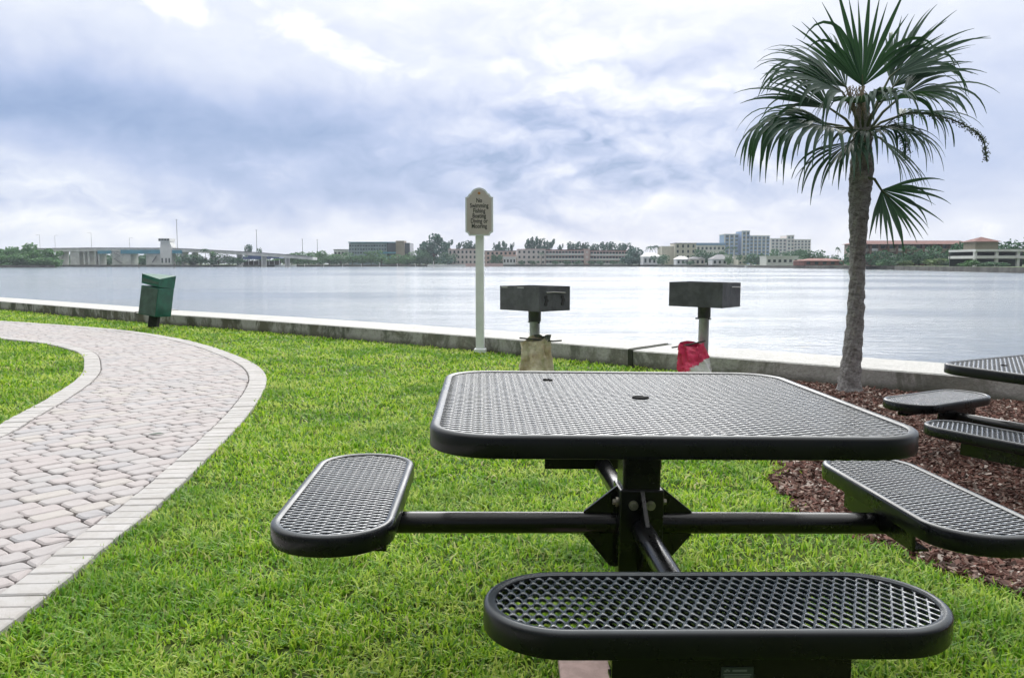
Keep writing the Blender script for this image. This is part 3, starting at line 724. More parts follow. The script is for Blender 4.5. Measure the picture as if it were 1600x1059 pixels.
def build_bags():
    def bag(name, loc, rz, mats, label, top_w, bot_w, h, skew, split=None, seed=1):
        """a creased paper or plastic bag: an irregular loop lofted from the mouth down"""
        r = np.random.default_rng(seed); n, rows = 40, 26; V = []; th = np.arange(n) / n * 2 * math.pi
        ph = r.uniform(0, 6.28, 8)
        for j in range(rows):
            t = j / (rows - 1); w = top_w + (bot_w - top_w) * min(1, t * 1.25) ** .8; dep = .03 + .10 * min(1, t * 1.4)
            if t > .93: w *= .96; dep *= .9
            cr = .010 * np.sin(5 * th + ph[0] + 5 * t) + .007 * np.sin(9 * th + ph[1] - 8 * t) + .006 * np.sin(14 * th + ph[2] + 11 * t * np.sin(th + ph[3])) + .004 * r.normal(0, 1, n)
            c, s_ = np.cos(th), np.sin(th)
            x = (w / 2 + cr) * np.sign(c) * np.abs(c) ** .75 + skew * (1 - t) ; y = (dep / 2 + cr) * np.sign(s_) * np.abs(s_) ** .8
            z = h * (1 - t) + (.020 * np.sin(th * 1 + ph[4]) + .022 * (x - skew) / top_w * 2 * .6) * (1 - t) ** 2 + .012 * np.sin(3 * th + ph[5]) * (1 - t) ** 3
            V.append(np.stack([x, y, z], 1))
        V = np.concatenate(V); fs = [np.array([[j * n + i, j * n + (i + 1) % n, (j + 1) * n + (i + 1) % n, (j + 1) * n + i]]) for j in range(rows - 1) for i in range(n)]
        o = mesh_np(name, V, fs, mats[0], None, smooth=True)
        o.data.polygons.add(0)
        bm = bmesh.new(); bm.from_mesh(o.data); bm.verts.ensure_lookup_table(); bm.faces.new([bm.verts[(rows - 1) * n + i] for i in range(n)]); bmesh.ops.recalc_face_normals(bm, faces=bm.faces); bm.to_mesh(o.data); bm.free()
        o.location = loc; o.rotation_euler.z = rz; tag(o, label, 'bag', 'trash bags hung on the grill posts'); return o
    def bagmat(name, cols, normal, lo, hi, bump, rough, spec):
        m = bpy.data.materials.new(name); m.use_nodes = True; t = NT(m.node_tree); bs = t.n['Principled BSDF']; tc = t.node('ShaderNodeTexCoord').outputs['Object']
        dt = t.node('ShaderNodeVectorMath', operation='DOT_PRODUCT'); t.l.new(tc, dt.inputs[0]); dt.inputs[1].default_value = normal
        f = t.m('ADD', dt.outputs['Value'], t.m('MULTIPLY', t.m('SUBTRACT', t.noise(tc, 16, 4, .6), .5), .10))
        a_ = t.mix(t.mr(t.noise(tc, 7, 6, .65), .38, .66), cols[0], cols[1])
        t.l.new(t.mix(t.mr(f, lo, hi), a_, cols[2]), bs.inputs['Base Color']); bs.inputs['Roughness'].default_value = rough; bs.inputs['Specular IOR Level'].default_value = spec
        bn = t.node('ShaderNodeBump'); bn.inputs['Distance'].default_value = .012; bn.inputs['Strength'].default_value = bump
        t.l.new(t.m('ADD', t.noise(tc, 18, 5, .6, 1.2), t.m('ABSOLUTE', t.m('SUBTRACT', t.noise(tc, 11, 2, .5, 1.0), .5))), bn.inputs['Height']); t.l.new(bn.outputs[0], bs.inputs['Normal']); return m
    tan = bagmat('tan_plastic_bag', ((.60, .56, .42), (.42, .33, .20), (.07, .085, .065)), (.45, 0, 1), .475, .500, .8, .42, .5)
    red = bagmat('red_white_plastic_bag', ((.76, .76, .76), (.66, .66, .67), (.74, .03, .12)), (-.62, 0, 1), .315, .330, .8, .25, .8)
    dk = M('rod_dark', (.05, .055, .05), .5)
    b1 = bag('trash_bag', (.20, 6.885, .06), 0, [tan], 'crumpled tan bag hanging on the post of the left grill', .20, .275, .475, -.012, None, 3)
    MB().tube([(-.14, 0, .478), (.02, .0, .462), (.13, -.005, .452), (.20, -.005, .458)], .0065, 8).build('hanging_rod', dk, b1, smooth=True)
    b2 = bag('trash_bag', (1.52, 6.885, .03), 0, [red], 'shiny red and white bag hanging on the post of the right grill', .19, .28, .46, -.085, None, 8)
    MB().tube([(-.235, 0, .43), (-.09, 0, .455), (.035, 0, .485)], .0065, 8).build('hanging_rod', dk, b2, smooth=True)
build_bags()

# ------------------------------------------------------------------ litter bin on the left
def build_bin():
    gr = M('green_painted_panel', (.012, .12, .075), .42, .35, 6, bump=.15, bscale=20); g2 = M('green_weathered_panel', (.06, .115, .085), .6, .35, 10, bump=.2, bscale=20); wood = M('dark_post_timber', (.028, .032, .03), .8, .4, 20, bump=.3)
    root = empty('litter_bin', (-6.30, 15.05, 0), (0, R(8.5), R(0)), label='leaning dark green litter bin on a short post beside the brick path', cat='litter bin')
    MB().box(-.075, .075, -.07, .07, -.2, .40).build('post', wood, root, bevel=.008)
    a = .19
    def rot(o): o.rotation_euler.z = R(70); return o
    b = MB().box(-a, a, -a, a, .235, .735).build('bin_body', gr, root, bevel=.008); rot(b)
    MB().box(-a - .004, -a + .006, -a + .012, a - .012, .25, .72).build('side_panel', g2, b)
    # lid: the same square plan, standing open by a finger's width on the left, its top dipping at the near corner
    q = [(-a, a), (-a, -a), (a, -a), (a, a)]; zb = [.772, .752, .7355, .7355]; ztop = [.935, .893, .965, .945]
    h = MB().add([(x, y, z) for (x, y), z in zip(q, zb)] + [(x * 1.03, y * 1.03, z) for (x, y), z in zip(q, ztop)], [(3, 2, 1, 0), (4, 5, 6), (4, 6, 7)] + [(i, (i + 1) % 4, (i + 1) % 4 + 4, i + 4) for i in range(4)]).build('lid', gr, root); rot(h)
    MB().box(-a - .0035, -a + .004, -a + .012, a - .012, .80, .875).build('side_panel', g2, h)
build_bin()

# ------------------------------------------------------------------ palm
def build_palm():
    bx, by = 2.97, 7.50
    root = empty('palm_tree', (bx, by, 0), label='fan palm with a rough grey trunk standing in the mulch by the wall', cat='palm tree')
    bark = bpy.data.materials.new('palm_bark'); bark.use_nodes = True; t = NT(bark.node_tree); b = t.n['Principled BSDF']
    tc = t.node('ShaderNodeTexCoord').outputs['Object']; mp = t.node('ShaderNodeMapping'); mp.inputs['Scale'].default_value = (1, 1, 2.2); t.l.new(tc, mp.inputs[0])
    n = t.noise(mp.outputs[0], 16, 8, .7, .6); n2 = t.noise(tc, 70, 5, .7)
    c = t.ramp(n, [(.25, (.085, .08, .08)), (.42, (.25, .24, .24)), (.56, (.40, .39, .39)), (.8, (.55, .54, .54))])
    c = t.mix(t.mr(n2, .4, .75, 0, .5), c, (.07, .06, .055)); t.l.new(c, b.inputs['Base Color']); b.inputs['Roughness'].default_value = .9; b.inputs['Specular IOR Level'].default_value = .2
    bn = t.node('ShaderNodeBump'); bn.inputs['Distance'].default_value = .02; t.l.new(t.m('ADD', n, n2), bn.inputs['Height']); t.l.new(bn.outputs[0], b.inputs['Normal'])
    keys = [(-.1, 0, .15), (0, 0, .135), (.03, .0, .122), (.10, .0, .105), (.3, .01, .088), (.6, .03, .076), (1.0, .035, .068), (1.25, .03, .072), (1.45, .03, .082), (1.62, .03, .092), (1.8, .035, .100), (1.95, .04, .104), (2.1, .04, .085), (2.25, .035, .08), (2.45, .03, .06), (2.6, .03, .03)]
    kz = [k[0] for k in keys]; zz = np.arange(-.1, 2.6, .02); nn = 40; V = []
    for z in zz:
        cx = np.interp(z, kz, [k[1] for k in keys]); r0 = np.interp(z, kz, [k[2] for k in keys]); th = np.arange(nn) / nn * 2 * math.pi
        fib = .5 * .006 * np.sin(7 * th + z * 11) * np.sin(z * 23) + .005 * np.sin(13 * th - z * 31) + .004 * np.sin(3 * th + z * 47)
        boots = 0.0
        if z > 1.2:                       # old leaf bases, a staggered lattice of stubs
            row = z / .085; k = np.floor(row); f = row - k; ph = (k % 2) * math.pi / 6
            boots = .010 * min(1, (z - 1.2) / .3) * (f ** 1.6) * np.maximum(0, np.cos((th * 6 + ph * 6))) ** .6
        else:
            boots = .003 * np.maximum(0, np.sin(z * 62 + 1.2 * np.sin(th * 2) + .8 * np.sin(th * 5 + z * 9))) 
        r = r0 * .88 * (1 + .03 * np.sin(2 * th + z * 4)) + fib + boots + rng.normal(0, .0014, nn)
        V.append(np.stack([cx + r * np.cos(th), r * np.sin(th), np.full(nn, z)], 1))
    V = np.concatenate(V); a = np.arange(len(zz) - 1)[:, None] * nn; i = np.arange(nn)[None]; i2 = (i + 1) % nn
    fs = np.stack([a + i, a + i2, a + nn + i2, a + nn + i], 2).reshape(-1, 4)
    mesh_np('trunk', V, [fs], bark, root, smooth=True)
    lm = bpy.data.materials.new('palm_leaf'); lm.use_nodes = True; t = NT(lm.node_tree); b = t.n['Principled BSDF']
    g = t.node('ShaderNodeNewGeometry'); c = t.mix(g.outputs['Random Per Island'], (.012, .042, .031), (.032, .072, .048)); t.l.new(c, b.inputs['Base Color'])
    b.inputs['Roughness'].default_value = .48; b.inputs['Specular IOR Level'].default_value = .3
    tr = t.node('ShaderNodeBsdfTranslucent'); tr.inputs[0].default_value = (.05, .13, .03, 1); mx = t.node('ShaderNodeMixShader'); mx.inputs[0].default_value = .18
    t.l.new(b.outputs[0], mx.inputs[1]); t.l.new(tr.outputs[0], mx.inputs[2]); t.l.new(mx.outputs[0], t.n['Material Output'].inputs[0])
    pet = M('palm_petiole', (.075, .10, .04), .5, .3, 20)
    def leaf(hub, axis, normal, L, spread, nseg, droop, start=None, seed=0, cut=.44, label=None):
        r = random.Random(seed); hub = Vector(hub); ax = Vector(axis).normalized(); nr = Vector(normal); nr = (nr - ax * nr.dot(ax)).normalized(); sd_ = nr.cross(ax)
        V = []; Fc = []; dth = 2 * spread / nseg; m_ = 13
        for k in range(nseg + 1):
            th = R(-spread + dth * (k + r.uniform(-.3, .3))); d = (ax * math.cos(th) + sd_ * math.sin(th)).normalized()
            # the blade is folded a little along its midrib
            d = (d + nr * (.22 * abs(math.sin(th)) - .05)).normalized()
            Ls = L * (.80 + .20 * math.cos(th)) * r.uniform(.8, 1.08); p = hub.copy(); dd = d.copy(); ds = Ls / (m_ - 1); ls = droop * r.uniform(.6, 1.5) + (2.2 if r.random() < .16 else 0); tw = r.uniform(-.25, .25)
            kink = r.uniform(.5, .8); w0 = math.tan(R(dth) / 2)
            for j in range(m_):
                s = j / (m_ - 1); wd = min(s, cut) * Ls * w0 * 1.02
                if s > cut: wd *= max(.02, 1 - ((s - cut) / (1 - cut)) ** 1.25)
                wd = min(wd, .032) + .0010
                ac = nr.cross(dd); ac = ac.normalized() if ac.length > 1e-3 else sd_
                no = dd.cross(ac).normalized(); ac = (ac + no * tw * s).normalized()
                V += [p - ac * wd, p - no * wd * .45, p + ac * wd]
                if s > .3: dd = (dd + Vector((0, 0, -1)) * ls * ds * (1.0 + 2.6 * max(0, s - cut)) * (1.6 if s > kink else 1)).normalized()
                p = p + dd * ds
            o0 = len(V) - 3 * m_
            for j in range(m_ - 1):
                q = o0 + 3 * j; Fc += [(q, q + 1, q + 4, q + 3), (q + 1, q + 2, q + 5, q + 4)]
        mb = MB(); mb.v = [tuple(v) for v in V]; mb.f = Fc
        me = bpy.data.meshes.new('frond'); me.from_pydata(mb.v, [], mb.f); me.update(); me.materials.append(lm); me.polygons.foreach_set('use_smooth', [True] * len(me.polygons))
        o = bpy.data.objects.new('frond', me); COL.objects.link(o); o.parent = root
        if start is not None:
            s0 = Vector(start); mid = (s0 + hub) / 2 + Vector((0, 0, .04)); MB().tube([s0, mid, hub, hub + ax * .1], [.016, .012, .009, .004], 8).build('petiole', pet, o, smooth=True)
        if label: o['label'] = label
        return o
    def hb(u, v, dy=0): return ((u - 800) / F * by - bx, dy, H + (412 - v) / F * by * 1.0)
    C = (.03, 0, 2.25)
    lf = [  # hub u,v,dy, axis, normal, L, spread, nseg, droop
        (1336, 142, 0, (-.03, .05, 1), (.05, -1, .05), .90, 56, 18, .12),
        (1318, 140, .10, (-.62, .3, .66), (.3, -.85, .4), .80, 50, 14, .7),
        (1376, 128, -.02, (.76, -.15, .62), (-.5, -.65, .5), .76, 50, 16, .45),
        (1392, 158, -.06, (.95, -.22, .34), (-.2, -.5, .8), .72, 58, 17, 1.5),
        (1400, 184, .06, (.97, .16, .16), (-.1, -.25, .95), .72, 58, 17, 1.9),
        (1302, 152, -.05, (-.93, -.2, .42), (.3, -.6, .75), .90, 56, 17, 1.5),
        (1296, 172, .12, (-.80, .3, .52), (.35, -.75, .5), .82, 46, 14, .6),
        (1288, 206, -.08, (-.93, -.28, .12), (.05, -.45, .9), .94, 62, 18, 2.2),
        (1314, 228, -.10, (-.6, -.45, -.4), (-.45, -.35, .8), .70, 58, 15, 2.0),
        (1352, 170, -.12, (.42, -.75, .15), (.0, .1, .95), .70, 60, 17, 2.6),
        (1326, 172, -.12, (-.45, -.72, .12), (.0, .1, .95), .62, 58, 16, 2.6),
        (1372, 218, .08, (.62, .30, -.4), (.4, -.4, .8), .72, 58, 16, 1.5),
        (1362, 205, -.10, (.72, -.45, -.2), (.25, -.4, .85), .66, 60, 16, 2.2),
        (1284, 194, .10, (-.97, .1, .18), (0, -.35, .95), 1.02, 60, 18, 2.1),
        (1390, 140, .10, (.70, .2, .70), (-.5, -.7, .5), .76, 46, 14, .5),
        (1336, 212, -.10, (-.25, -.8, -.1), (0, .0, .95), .62, 60, 16, 2.6),
        (1363, 300, -.10, (.62, -.25, -.66), (.28, -.92, .1), .60, 66, 18, .6),
    ]
    for k, (u, v, dy, ax, nr, L, sp, ns, dr) in enumerate(lf):
        st = (.035, -.03 if dy < 0 else .03, 2.2) if k < len(lf) - 1 else (.06, -.08, 1.86)
        leaf(hb(u, v, dy), ax, nr, L, sp, ns, dr, st, seed=k + 3, label='short frond hanging low on the right of the trunk' if k == len(lf) - 1 else None)
    # fruit stalks
    fr = M('palm_fruit', (.06, .10, .04), .5, .4, 40)
    def stalk(pts, n, spread, seed):
        r = random.Random(seed); pts = catmull(pts, 8); mb = MB(); mb.tube([tuple(p) for p in pts], .006, 6)
        for _ in range(n):
            k = int((r.random() ** .7) * (len(pts) - 1)); p = pts[k]; q = [p[i] + r.gauss(0, spread) for i in range(3)]; q[2] -= abs(r.gauss(0, spread)); rr = r.uniform(.004, .008)
            mb.add([(q[0] + rr, q[1], q[2]), (q[0] - rr, q[1], q[2]), (q[0], q[1] + rr, q[2]), (q[0], q[1] - rr, q[2]), (q[0], q[1], q[2] + rr), (q[0], q[1], q[2] - rr)],
                   [(0, 2, 4), (2, 1, 4), (1, 3, 4), (3, 0, 4), (2, 0, 5), (1, 2, 5), (3, 1, 5), (0, 3, 5)])
        mb.build('fruit_stalk', fr, root)
    Q = lambda u, v, dy: hb(u, v, dy)
    stalk([Q(1350, 215, -.08), Q(1390, 188, -.14), Q(1440, 192, -.18), Q(1480, 208, -.2), Q(1504, 226, -.2), Q(1512, 258, -.2)], 560, .013, 4)
    stalk([Q(1350, 215, -.12), Q(1372, 205, -.2), Q(1386, 222, -.22), Q(1388, 250, -.22)], 420, .024, 5)
    stalk([Q(1330, 222, -.12), Q(1320, 218, -.2), Q(1314, 240, -.2)], 200, .02, 6)
    # dry sheath fibres in the crown
    fb = M('dry_leaf_sheath', (.34, .28, .20), .8, .4, 30); mb = MB(); r = random.Random(9)
    for _ in range(60):
        p = Vector(Q(1318 + r.uniform(-10, 16), 150 + r.uniform(-6, 22), -.11)); d = Vector((r.gauss(0, .35), -.1, -1)).normalized(); mb.tube([p, p + d * .07, p + d * .16 + Vector((r.gauss(0, .02), 0, 0))], [.004, .003, .001], 4)
    mb.build('dry_fibre', fb, root)
build_palm()

# ------------------------------------------------------------------ small things on the ground
def build_small():
    conc = M('pink_paver', (.40, .29, .26), .85, .2, 30, bump=.3, bscale=120)
    o = MB().box(-.07, .07, -.19, .19, -.02, .026).build('paver', conc, None, bevel=.006); o.location = (.2, 2.185, 0); tag(o, 'pinkish brick paver lying in the grass under the nearest table seat', 'paver')
    leafm = M('dead_leaf', (.05, .085, .055), .6)
    mb = MB(); pts = [(-.05, 0, 0), (-.02, .016, .006), (.02, .018, .01), (.06, 0, .004), (.02, -.016, .008), (-.02, -.015, .005)]; mb.add(pts, [tuple(range(6))])
    mb.add([(x, y, z - .002) for x, y, z in pts], [tuple(range(5, -1, -1))])
    o = mb.build('fallen_leaf', leafm); o.location = (-2.30, 5.47, .036); tag(o, 'single dark green leaf lying on the brick path', 'leaf')
    st = M('pale_stone', (.50, .46, .40), .9, .3, 30, bump=.3)
    def stone(loc, s, label):
        bm = bmesh.new(); bmesh.ops.create_icosphere(bm, subdivisions=2, radius=1); r = random.Random(int(loc[0] * 100))
        for v in bm.verts: v.co = Vector((v.co.x * s[0], v.co.y * s[1], v.co.z * s[2])) * r.uniform(.82, 1.12)
        me = bpy.data.meshes.new('stone'); bm.to_mesh(me); bm.free(); me.materials.append(st); o = bpy.data.objects.new('stone', me); COL.objects.link(o); o.location = loc; tag(o, label, 'stone', 'pale stones in the mulch')
    stone((2.90, 6.62, .02), (.055, .04, .022), 'small pale stone in the mulch in front of the palm tree')
    stone((2.86, 4.66, .02), (.10, .05, .018), 'flat pale stone in the mulch below the farther table')
    pm = M('beige_post_paint', (.55, .50, .40), .6, .1, 9)
build_small()
# ------------------------------------------------------------------ the far shore
LZ = .4
def build_far():
    # land: one long quay around the bay
    sh = [(-300, 430), (0, 430), (88, 436), (92, 522), (300, 526), (440, 560), (700, 600), (1000, 600), (1130, 490), (1280, 335), (1396, 300), (1397, 264), (1600, 177), (1900, 120)]
    pts = [((u - 800) / F * D, D) for u, D in sh]
    poly = [(-3000, 430)] + pts + [(700, 60), (3000, 60), (3000, 4000), (-3000, 4000)]
    quay = M('quay_wall', (.16, .155, .14), .9, .5, .4); turf = M('far_turf', (.07, .12, .03), .95, .4, .08)
    o = MB().slab(poly, -2, LZ).build('far_shore', quay); o.data.materials.append(turf)
    for p in o.data.polygons:
        if p.normal.z > .5: p.material_index = 1
    tag(o, kind='structure')
    # ---------------- materials
    conc = M('bridge_concrete', (.72, .72, .70), .8, .25, .3); teal = M('teal_girder', (.07, .30, .42), .5, .25, .2); dark = M('dark_recess', (.035, .045, .05), .5, .2, .5)
    white = M('white_stucco', (.74, .74, .73), .8, .1, .4); cream = M('cream_stucco', (.62, .59, .50), .8, .12, .4); pink = M('pink_stucco', (.62, .45, .41), .8, .12, .4); blush = M('blush_stucco', (.70, .62, .59), .8, .1, .4)
    tile = M('orange_roof_tile', (.17, .068, .055), .8, .3, .8); grey = M('grey_roof', (.26, .26, .27), .8, .2, .4); brick = M('red_brick', (.22, .085, .065), .85, .3, .8); tan = M('tan_concrete', (.36, .31, .25), .85, .15, .3)
    glass = M('blue_window_glass', (.07, .11, .15), .15, .2, .8, spec=.8); gdark = M('dark_window_glass', (.022, .04, .045), .15, .2, .5, spec=.6); gpale = M('pale_window_glass', (.28, .38, .42), .2, .25, .3, spec=.8)
    bluew = M('blue_grey_stucco', (.24, .38, .62), .7, .12, .3); navy = M('navy_awning', (.05, .10, .26), .6, .2, .4); steel = M('pole_steel', (.33, .34, .35), .5); wood = M('dock_timber', (.14, .12, .10), .9, .3, 1)
    boatw = M('boat_gelcoat', (.75, .76, .77), .3); ochre = M('ochre_column', (.21, .115, .085), .8, .2, .6); aqua = M('shade_cloth_cream', (.66, .56, .42), .8)
    def px(u, D): return (u - 800) / F * D
    def zz(v, D): return at(800, v, D)[1]
    WIN = {}
    def win(root, x, z, w, h, y, mat, name='window', d=.16):
        k = (name, mat.name)
        if k not in WIN:
            WIN[k] = MB().box(-.5, .5, -1, 0, -.5, .5).build(name, mat); o = WIN[k]
        else:
            o = WIN[k].copy(); COL.objects.link(o)
        o.parent = root; o.location = (x, y, z); o.scale = (w, d, h); return o
    def block(name, cat, label, u0, u1, vt, D, dep, wall, storeys, cols, wmat=gdark, ww=.5, wh=.5, roof=None, balc=None, group=None, parapet=.5, ground=0):
        x0, x1 = px(u0, D), px(u1, D); zt = zz(vt, D) - LZ; W_ = x1 - x0
        root = empty(name, ((x0 + x1) / 2, D, LZ), label=label, cat=cat, group=group); hx = W_ / 2
        MB().box(-hx, hx, 0, dep, 0, zt - parapet).build('wall', wall, root)
        MB().box(-hx - .3, hx + .3, -.3, dep + .3, zt - parapet, zt).build('roof', roof or wall, root)
        fh = (zt - parapet) / storeys; bw = W_ / cols
        for s in range(storeys):
            for c in range(cols):
                win(root, -hx + (c + .5) * bw, (s + .52) * fh, bw * ww, fh * wh, 0, wmat)
            if balc:
                MB().box(-hx + .05, hx - .05, -1.3, -.17, s * fh + .02, s * fh + fh * .36).build('balcony', balc, root)
        return root
    # ---------------- bridge
    D = 530; root = empty('drawbridge', (px(190, D), D, 0), label='low concrete drawbridge with teal girders and a white control tower', cat='bridge'); ox = px(190, D)
    X = lambda u: px(u, D) - ox; Z = lambda v: zz(v, D)
    dk = [(40, 389.5), (150, 388.2), (265, 388.6), (300, 390), (350, 392.5), (400, 395.2), (440, 398), (490, 402)]
    m = MB(); m.prism([(X(u), Z(v)) for u, v in dk] + [(X(u), Z(v + 4.2)) for u, v in dk[::-1]], 0, 12); m.build('deck', conc, root)
    m = MB(); m.prism([(X(u), Z(v - 1.4)) for u, v in dk] + [(X(u), Z(v - .02)) for u, v in dk[::-1]], -.15, .15); m.build('parapet', grey, root)
    for u0, u1, va, vb in ((156, 177, 391.5, 396.5), (192, 255, 390.5, 396.5), (272, 287, 391, 396)):
        MB().box(X(u0), X(u1), -.5, 11, Z(vb), Z(va)).build('girder', teal, root)
    for u0, u1 in ((112, 126), (177, 206), (230, 254)):
        MB().box(X(u0), X(u1), .6, 11.5, -2, Z(393.2)).build('pier', conc, root)
    for u in (93.5, 97, 133, 140, 150.5, 156, 286, 302, 330, 372, 410, 447):
        MB().box(X(u) - .45, X(u) + .45, 1, 10, -2, Z(392 + max(0, (u - 290) * .055))).build('column', conc, root)
    for fl in ([(181, 395), (190, 399.5), (181, 404), (193, 411)], [(247, 400), (240, 410)]):
        MB().tube([(X(u), 0, Z(v)) for u, v in fl], .35, 4).build('stair', grey, root)
    tw = MB().prism([(X(254.5), -.8), (X(270.5), -.8), (X(272), Z(385)), (X(269), Z(377.5)), (X(255.5), Z(377.5)), (X(254), Z(390))], -1.2, 6).build('control_tower', white, root)
    MB().box(X(253), X(270), -2, 7, Z(377.4), Z(372.6)).build('tower_cab', white, tw)
    for k in range(4): win(tw, X(255 + k * 4.3), Z(374.7), 1.35, 1.0, -2.0, gdark, 'cab_window')
    for u, v in ((257, 407), (263, 407), (268, 407)): win(tw, X(u), Z(v), .8, 2.8, -1.2, gdark, 'tower_window')
    MB().box(X(80), X(290), -1, 1, -.9, -.1).build('fender', wood, root)
    # masts and lamps
    def mast(u, v, D, base, label, cat='mast', group=None, arm=0):
        r = empty('lamp_mast' if not arm else 'street_lamp', (px(u, D), D - 1, base), label=label, cat=cat, group=group); h = zz(v, D) - base
        MB().tube([(0, 0, 0), (0, 0, h)], [.28, .16] if not arm else [.14, .09], 6).build('pole', steel, r)
        MB().box(-.5 if not arm else 0, .5 if not arm else arm, -.2, .2, h - .05, h + (.2 if not arm else .06)).build('lamp_head', steel, r); return r
    mast(281, 344, 538, LZ, 'tallest grey mast rising just right of the bridge tower'); mast(404, 360, 575, LZ, 'tall thin grey mast right of the bridge ramp behind the blue roofed pavilion')
    mast(475, 374, 640, LZ, 'shorter grey mast above the low trees beside the glass office', group='short masts above the trees'); mast(498, 375, 640, LZ, 'shorter grey mast nearest the white house above the low trees', group='short masts above the trees')
    for i, (u, v) in enumerate(((68, 367), (91.5, 368), (148, 364), (207, 372))):
        mast(u, v, 534, zz(389, 534), 'thin street lamp standing on the bridge deck', 'street lamp', 'street lamps along the bridge', 2.2 if i % 2 else -2.2)
    for i, u in enumerate((219, 274)):
        o = MB().tube([(0, 0, -2), (0, 0, 1.1)], .22, 8).build('channel_pile', wood); o.location = (px(u, 400), 400, 0); tag(o, 'dark channel pile standing in the water before the bridge', 'pile', 'channel piles in front of the bridge')
    # ---------------- pavilion, boats and dock
    D = 552; r = empty('dock_pavilion', (px(405, D), D, LZ), label='open waterside pavilion with long navy blue canvas roofs', cat='pavilion'); ox = px(405, D)
    for u0, u1, va, vb in ((373, 391, 401.5, 405), (388, 420, 399.5, 405), (412, 440, 398.5, 403.5)):
        MB().prism([(px(u0, D) - ox, zz(vb, D) - LZ), (px(u1, D) - ox, zz(vb, D) - LZ), (px(u1 - 2, D) - ox, zz(va, D) - LZ), (px(u0 + 3, D) - ox, zz(va, D) - LZ)], -1 - (u0 - 373) * .05, 7 + (u0 - 373) * .04).build('roof', navy, r)
    for u in range(374, 440, 8): MB().tube([(px(u, D) - ox, 0, 0), (px(u, D) - ox, 0, zz(404.9, D) - LZ)], .16, 6).build('post', white, r)
    MB().box(px(374, D) - ox, px(438, D) - ox, 4, 4.4, 0, 2.6).build('back_wall', wood, r)
    for k in range(8):
        u = 336.5 + k * 3.5; o = MB().add([(math.cos(q * math.pi / 3) * .95, math.sin(q * math.pi / 3) * .95, 2.3) for q in range(6)] + [(0, 0, 3.1)], [(q, (q + 1) % 6, 6) for q in range(6)] + [(5, 4, 3, 2, 1, 0)]).tube([(0, 0, 0), (0, 0, 2.31)], .07, 5).build('patio_umbrella', aqua)
        o.location = (px(u, 532), 532, LZ); tag(o, 'small cream patio umbrella in the row left of the blue roofed pavilion', 'umbrella', 'patio umbrellas by the water')
    def boat(u, D, L, label, cabin=True):
        r = empty('motorboat', (px(u, D), D, -.8), (0, 0, R(8)), label=label, cat='boat', group='white boats along the far shore')
        h = L / 2; m = MB()
        st = [(-h, .30, .9), (-h * .3, .36, .95), (h * .4, .30, 1.1), (h * .8, .14, 1.3), (h, .01, 1.4)]; w = L * .36
        for x, b, z in st: m.v += [(x, -b * w * 1.0, z), (x, -b * w * .6, .0), (x, b * w * .6, .0), (x, b * w, z)]
        for i in range(4):
            a = i * 4
            for k in range(3): m.f.append((a + k, a + k + 1, a + 4 + k + 1, a + 4 + k))
            m.f.append((a + 3, a, a + 4, a + 7))
        m.f += [(3, 2, 1, 0), (16, 17, 18, 19)]
        m.build('hull', boatw, r, bevel=.03)
        if cabin:
            MB().prism([(-h * .25, .9), (h * .38, .95), (h * .22, 2.0), (-h * .2, 2.1)], -w * .22, w * .22).build('cabin', boatw, r)
            MB().prism([(-h * .15, 1.35), (h * .25, 1.35), (h * .2, 1.8), (-h * .14, 1.8)], -w * .24, w * .24).build('window', gdark, r)
        return r
    boat(439, 548, 6.5, 'white motorboat moored below the right end of the blue roofed pavilion'); boat(459, 556, 4.5, 'small white boat moored just right of the blue roofed pavilion', False)
    boat(1171, 440, 5.5, 'white motorboat with cabin in front of the dark tree below the blue grey tower'); boat(1189, 425, 4.2, 'small white boat below the white low building left of the red brick house', False); boat(1232, 385, 4, 'small white boat close to the red brick house', False)
    r = empty('dock', (px(560, 585), 585, -.8), label='long low dark timber dock below the trees and the glass office', cat='dock')
    dockp = [(448, 561), (668, 594)]; ox, oy = px(560, 585), 585
    a, b = [(px(u, d_) - ox, d_ - oy - 1.5) for u, d_ in dockp]
    MB().slab([a, (b[0], b[1]), (b[0], b[1] + 1.4), (a[0], a[1] + 1.4)], .9, 1.15).build('deck', wood, r)
    for k in range(24):
        t_ = k / 23; x = a[0] + (b[0] - a[0]) * t_; y = a[1] + (b[1] - a[1]) * t_
        MB().tube([(x, y - .1, -.5), (x, y - .1, 2.0 + (k % 5 == 0) * .8)], .17, 6).build('piling', wood if k % 3 else white, r)
    r = empty('floating_dock', (px(698, 594), 594, -.8), label='long white floating dock in front of the tall dark trees', cat='dock'); MB().box(-13, 13, -1, 1, 0, 1.3).build('deck', white, r); MB().tube([(-9, 0, 1.3), (-9, 0, 3.6)], .2, 6).build('piling', white, r)
    o = MB().box(-13, 13, -.5, .5, -1.2, 1.4).build('retaining_wall', pink, None); o.location = (px(757, 597), 597, 0); tag(o, 'short pinkish retaining wall at the water behind the sign post', 'wall')
    # ---------------- buildings, left to right
    r = block('house', 'house', 'small white flat roofed house left of the glass office', 523, 545, 389.5, 650, 12, white, 2, 4, gdark, .6, .4, grey)
    D = 640; r = empty('office_building', (px(594, D), D, LZ), label='wide glass office building with a tan concrete tower', cat='office'); ox = px(594, D); XX = lambda u: px(u, D) - ox; ZZ = lambda v: zz(v, D) - LZ
    MB().box(XX(546.5), XX(606), 0, 25, 0, ZZ(380)).build('wall', gpale, r); MB().box(XX(606), XX(620), -1, 25, 0, ZZ(379.5)).build('dark_glass_bay', gdark, r); MB().box(XX(633), XX(641), 1, 25, 0, ZZ(379.5)).build('dark_glass_bay', gdark, r)
